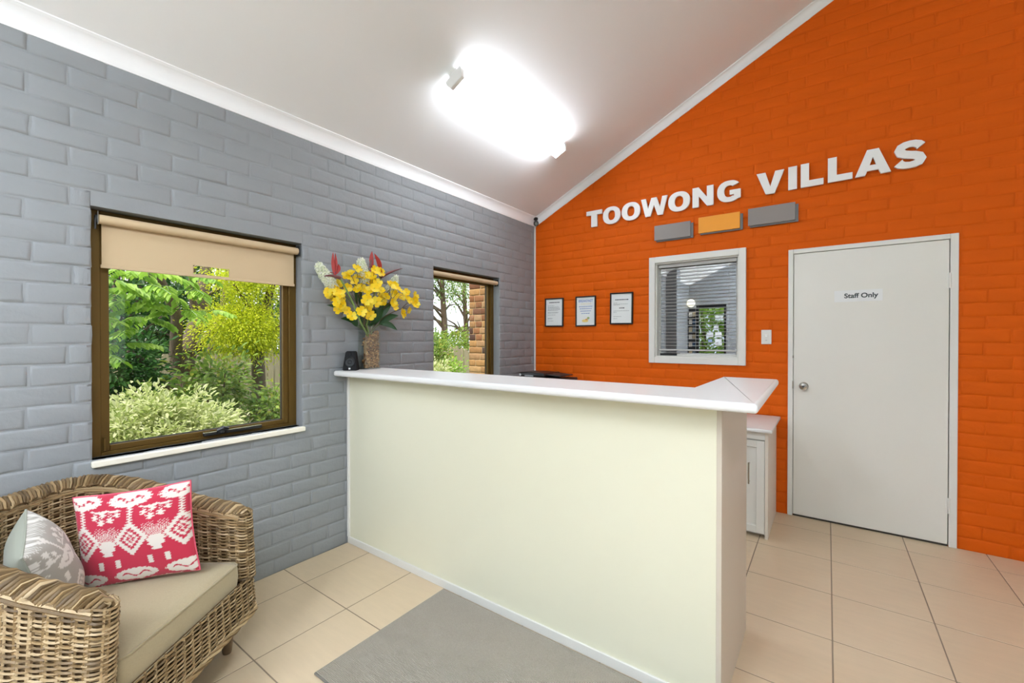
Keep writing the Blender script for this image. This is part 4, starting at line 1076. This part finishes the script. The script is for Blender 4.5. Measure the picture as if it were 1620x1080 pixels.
def leaves(name, P, D, N_, ln, wd, m, parent, fold=.25, kind=True):
    """P base points, D leaf axis, N_ leaf normal; six-point leaves folded on the midrib"""
    n = len(P); D = D/np.linalg.norm(D, axis=1, keepdims=True); S = np.cross(D, N_); S /= np.linalg.norm(S, axis=1, keepdims=True)+1e-9; U = np.cross(S, D)
    ln = np.broadcast_to(ln, n)[:, None]; wd = np.broadcast_to(wd, n)[:, None]
    V = np.empty((n, 6, 3)); V[:, 0] = P; V[:, 3] = P+D*ln-U*ln*.08
    V[:, 1] = P+D*ln*.35+S*wd*.5+U*wd*fold; V[:, 2] = P+D*ln*.75+S*wd*.4+U*wd*fold*.7
    V[:, 5] = P+D*ln*.35-S*wd*.5+U*wd*fold; V[:, 4] = P+D*ln*.75-S*wd*.4+U*wd*fold*.7
    me = bpy.data.meshes.new(name); me.vertices.add(6*n); me.vertices.foreach_set('co', V.ravel())
    idx = np.arange(n)[:, None]*6+np.array([0, 1, 2, 3, 0, 3, 4, 5]); me.loops.add(8*n); me.loops.foreach_set('vertex_index', idx.ravel().astype(np.int32))
    me.polygons.add(2*n); me.polygons.foreach_set('loop_start', np.arange(2*n, dtype=np.int32)*4); me.update(calc_edges=True); me.validate()
    o = link(name, me, m, parent)
    if kind: o['kind'] = 'stuff'
    return o
def clump_points(c, rad, nclump, per, spread, shell=.5):
    d = rng.normal(size=(nclump, 3)); d /= np.linalg.norm(d, axis=1, keepdims=True); rr = shell+(1-shell)*rng.random((nclump, 1))
    cc = np.array(c)+d*rr*np.array(rad)
    P = np.repeat(cc, per, 0)+rng.normal(size=(nclump*per, 3))*spread
    O = P-np.repeat(cc, per, 0); O /= np.linalg.norm(O, axis=1, keepdims=True)+1e-9
    return P, O, np.repeat(d, per, 0)
def rnd_dirs(n): d = rng.normal(size=(n, 3)); return d/np.linalg.norm(d, axis=1, keepdims=True)
def bushy(name, label, cat, c, rad, nclump, per, spread, ln, wd, m, trunk=None, shell=.5, droop=.2, group=None, base=None, trunk_m=None):
    base = base if base is not None else (c[0], c[1], GZ)
    t = thing(name, label, cat, base, 0, group)
    P, O, d = clump_points(np.array(c)-np.array(base), rad, nclump, per, spread, shell)
    D = O*.8+d*.5+rnd_dirs(len(P))*.5-np.array([0, 0, droop]); Nn = rnd_dirs(len(P))*.6+np.array([0, 0, 1.0])
    leaves('foliage', P, D, Nn, ln*rng.uniform(.7, 1.25, len(P)), wd*rng.uniform(.8, 1.2, len(P)), m, t)
    if trunk:
        mb = MB()
        for pts, rr in trunk: mb.tube([Vector(p)-Vector(base) for p in pts], rr, 7)
        mb.build('trunk', trunk_m or M_barkt, t, 60)
    else:
        mb = MB(); cl = np.array(c)-np.array(base)
        for k in range(7):
            e = cl+rnd_dirs(1)[0]*np.array(rad)*.6
            mb.tube(bez(Vector((rng.uniform(-.05, .05), rng.uniform(-.05, .05), -.01)), Vector((e[0]*.3, e[1]*.3, e[2]*.6)), Vector(e), 5), [.02, .018, .015, .012, .009, .006], 5)
        mb.build('stems', M_barkt, t, 60)
    return t
M_barkt = mat('tree_bark', '5F5242', .9, var=.3, vscale=9, stretch=(3, 3, .5), bump=.7, bscale=14, bdist=.02)
L_pale = leaf_mat('variegated_leaf', ['A9B86A', 'D3DA98', 'EDEEC4', 'C2CC82', '8AA04E', 'E2E6B2'])
L_bright = leaf_mat('bright_leaf', ['84AE3C', 'A4C84E', '6E9A38', 'B8D664', '90B848'])
L_yel = leaf_mat('yellow_green_leaf', ['B9C822', 'D2DA2E', 'E4E442', 'A3B826', 'C6D22A'])
L_mid = leaf_mat('mid_leaf', ['66883A', '88A848', 'A2BA56', '50742F', 'B2B650'])
L_dark = leaf_mat('dark_leaf', ['2F5A26', '3F6E2E', '27491F', '527F3A'])
L_far = leaf_mat('far_leaf', ['5F7F45', '7C9A58', '8FAA66', '53713C'])
V3 = lambda p: (p.x, p.y, p.z)
# pale variegated shrub just outside the first window
c1 = PX(248, 668, -1.75); bushy('variegated_shrub', 'pale cream and green variegated shrub under the first window', 'shrub', (c1.x, c1.y, .50), (.52, .62, .46), 330, 60, .05, .05, .019, L_pale, shell=.35)
c1b = PX(160, 690, -1.6); bushy('variegated_shrub', 'pale variegated shrub beside the bigger one, towards the entrance', 'shrub', (c1b.x, c1b.y, .40), (.4, .45, .42), 160, 50, .05, .05, .019, L_pale, shell=.35)
# large-leaved tree: fronds with drooping leaflets
base = PX(292, 640, -4.6); base.z = GZ
t = thing('broad_leaved_tree', 'dark trunked tree with big bright drooping leaflets outside the first window', 'tree', base)
def W(px, py, X): return PX(px, py, X)-base
mb = MB()
mb.tube([(0, 0, 0), W(285, 640, -4.6), W(288, 590, -4.6), W(300, 545, -4.6), W(318, 490, -4.7), W(326, 420, -4.8), W(335, 330, -4.9)], [.16, .15, .13, .11, .09, .07, .05], 9)
mb.tube([W(288, 600, -4.6), W(278, 560, -4.5), W(280, 500, -4.3), W(262, 460, -4.1), W(245, 420, -3.9)], [.1, .08, .07, .05, .03], 8)
mb.tube([W(285, 630, -4.6), W(262, 612, -4.4), W(235, 580, -4.0), W(205, 555, -3.8)], [.09, .07, .05, .03], 8)
mb.tube([W(300, 560, -4.6), W(340, 520, -4.4), W(390, 500, -4.2), W(420, 480, -4.0)], [.06, .05, .04, .025], 7)
mb.tube([W(312, 500, -4.7), W(300, 460, -4.6), W(310, 400, -4.5)], [.05, .04, .03], 7)
mb.tube([W(330, 560, -4.9), W(352, 480, -5), W(365, 400, -5.1)], [.04, .035, .03], 7)
mb.tube([W(322, 470, -4.7), W(350, 455, -4.6), W(375, 420, -4.5)], [.03, .025, .02], 6)
mb.build('trunk', M_barkt, t, 60)
P = []; D = []; Nn = []; LN = []; mbr = MB(); r = random.Random(21)
fr = [((190, 455), -2.6), ((230, 450), -2.5), ((205, 475), -2.5), ((262, 452), -2.6), ((280, 470), -2.5), ((245, 485), -2.6), ((300, 460), -2.8), ((290, 490), -2.7), ((180, 500), -2.7), ((215, 520), -2.9), ((185, 545), -2.8), ((330, 492), -3.1), ((160, 470), -2.5), ((165, 530), -2.7), ((225, 500), -2.9), ((300, 440), -2.9), ((240, 430), -2.7), ((195, 425), -2.7), ((270, 415), -2.9), ((150, 560), -2.7), ((140, 500), -2.6), ((170, 440), -2.4)]
for (q, X) in fr:
    c = PX(q[0], q[1], X)-base; an = r.uniform(0, 2*PI)
    for s_ in range(r.choice((2, 3))):
        dirv = Vector((math.cos(an+s_*2.1), math.sin(an+s_*2.1), r.uniform(-.05, .3))).normalized(); L_ = r.uniform(.2, .32)
        pts = [c+dirv*L_*(i/8)+Vector((0, 0, -.10*(i/8)**2)) for i in range(9)]; mbr.tube(pts, .004, 4)
        side = dirv.cross(Vector((0, 0, 1))).normalized()
        for i in range(2, 9):
            for sd in (-1, 1):
                P.append(pts[i]); D.append(side*sd*.75+dirv*.45+Vector((0, 0, -.75+r.uniform(-.15, .25)))); Nn.append(Vector((0, 0, 1))+side*sd*.9+Vector((r.uniform(-.2, .2), r.uniform(-.2, .2), 0))); LN.append(r.uniform(.085, .125))
leaves('foliage', np.array(P), np.array(D), np.array(Nn), np.array(LN), np.array(LN)*.42, L_bright, t)
mbr.build('leaf_stalks', M_stem, t)['kind'] = 'stuff'
# yellow-green tree
cy = PX(390, 532, -3.9); by = PX(415, 560, -4.1); by.z = GZ
tr = [([(by.x, by.y, GZ), V3(PX(408, 560, -4.1)), V3(PX(412, 510, -4.0)), V3(PX(428, 460, -3.9)), V3(PX(440, 420, -3.8))], [.1, .09, .07, .05, .03]), ([V3(PX(410, 530, -4.0)), V3(PX(430, 525, -3.9)), V3(PX(450, 510, -3.8))], [.03, .025, .015]), ([V3(PX(412, 505, -4.0)), V3(PX(390, 480, -3.9)), V3(PX(370, 450, -3.8))], [.03, .025, .015])]
ty_ = bushy('yellow_green_tree', 'yellow green feathery tree in front of the fence outside the first window', 'tree', (cy.x, cy.y, cy.z+.1), (.52, .6, .42), 170, 80, .10, .036, .014, L_yel, tr, .2, base=(by.x, by.y, GZ))
P, O, d = clump_points(np.array(PX(385, 445, -3.9)-by)+np.array([0, 0, .0]), (.45, .55, .22), 60, 90, .07, .1)
by2 = np.array([by.x, by.y, GZ]); P, O, d = clump_points(np.array(PX(395, 440, -3.9))-by2, (.5, .6, .28), 80, 90, .11, .1)
leaves('upper_foliage', P, O+rnd_dirs(len(P))*.6-np.array([0, 0, .2]), rnd_dirs(len(P))+np.array([0, 0, 1.]), .036*rng.uniform(.7, 1.2, len(P)), .014, L_yel, ty_)
# middle layer shrubs
for q, X, rad, nc, pr_, ln, wd, m, nm, lb in (
    ((345, 612), -2.9, (.34, .5, .38), 95, 14, .075, .036, L_mid, 'garden_shrub', 'loose light green shrub between the pale shrub and the fence'),
    ((432, 650), -2.7, (.22, .3, .2), 50, 14, .065, .038, L_mid, 'garden_shrub', 'mid green shrub at the foot of the yellow green tree by the fence'),
    ((190, 590), -3.9, (.4, .55, .45), 100, 22, .08, .035, L_dark, 'garden_shrub', 'dark green shrub behind the pale shrub on the entrance side'),
    ((690, 575), -3.6, (.28, .4, .42), 90, 18, .07, .034, L_mid, 'garden_shrub', 'mid green shrub seen low in the back window'),
    ((712, 592), -3.2, (.3, .3, .25), 60, 18, .06, .03, L_bright, 'garden_shrub', 'low bright green shrub below the fence in the back window'),
    ((690, 597), -2.6, (.22, .28, .22), 60, 26, .06, .022, L_pale, 'variegated_shrub', 'small pale variegated shrub at the bottom of the back window')):
    c = PX(q[0], q[1], X); bushy(nm, lb, 'shrub', V3(c), rad, nc, pr_, .085, ln, wd, m, shell=.3, group='garden shrubs')
# trees beyond the fence
def tall(px, X, zc, rad, nc, per, m, label, ln=.13, wd=.06, lean=0, spread=.22, shell=.3, br=6):
    c = PX(px, 480, X); base = (c.x, c.y, GZ); r = random.Random(int(px*10)); tr = [([(c.x, c.y, GZ), (c.x+.1, c.y+lean*.3, zc*.5), (c.x-.05, c.y+lean*.7, zc), (c.x, c.y+lean, zc+rad[2]*.8)], [.13, .11, .08, .03])]
    for k in range(br):
        z0 = zc*r.uniform(.3, .9); e = (c.x+rad[0]*r.uniform(-.8, .8), c.y+lean+rad[1]*r.uniform(-.8, .8), z0+rad[2]*r.uniform(.3, 1))
        tr.append(([(c.x, c.y+lean*.5, z0), ((c.x+e[0])/2, (c.y+lean*.5+e[1])/2, (z0+e[2])/2+.1), e], [.05, .035, .015]))
    bushy('background_tree', label, 'tree', (c.x, c.y+lean, zc), rad, nc, per, spread, ln, wd, m, tr, shell, group='trees beyond the fence', base=base)
tall(185, -9, 2.2, (1.8, 2.2, 2.2), 150, 40, L_dark, 'dense dark tree beyond the fence, past the broad leaved tree')
tall(265, -10.5, 1.9, (1.8, 2.0, 2.0), 90, 36, L_far, 'grey green tree beyond the fence behind the broad leaved trunk', shell=.2)
tall(345, -9.5, 1.7, (1.6, 1.9, 1.8), 80, 36, L_dark, 'dark tree beyond the fence between trunk and yellow tree', shell=.2)
tall(430, -9, 1.8, (1.6, 1.8, 1.9), 110, 36, L_far, 'grey green tree beyond the fence behind the yellow tree')
tall(700, -8.2, 3.6, (1.2, 1.6, 1.0), 55, 34, L_far, 'thin branched tree with sparse leaves beyond the back window fence', ln=.10, wd=.05, spread=.2, br=12)
tall(735, -9.5, 3.4, (1.0, 1.5, .9), 36, 30, L_mid, 'second sparse tree beyond the back window fence, beside the brick wall', ln=.10, wd=.05, spread=.2, br=12)
for px, X, lb in ((690, -7, 'rounded bush behind the fence in the back window'), (722, -7.4, 'rounded bush behind the fence beside the brick wall'), (650, -7.2, 'rounded bush behind the fence hidden partly by the wall')):
    c = PX(px, 530, X); bushy('background_bush', lb, 'bush', (c.x, c.y, 1.0), (.7, 1.1, .75), 90, 24, .14, .09, .045, L_mid, shell=.3, group='bushes behind the fence')
# trees past the entrance door, seen only in the glass
for x, y, z, m, lb in ((-.6, -10.5, 1.4, L_bright, 'bright green tree beyond the glass entrance door'), (1.4, -11.2, 1.6, L_mid, 'mid green tree beyond the glass entrance door'), (-2.8, -11.5, 1.5, L_yel, 'yellow green tree past the entrance side of the building')):
    bushy('entrance_tree', lb, 'tree', (x, y, z), (1.4, 1.2, 1.7), 150, 26, .2, .15, .07, m, [([(x, y, GZ), (x+.1, y, z*.5), (x, y, z+1)], [.12, .1, .04])], .4, group='trees past the entrance')
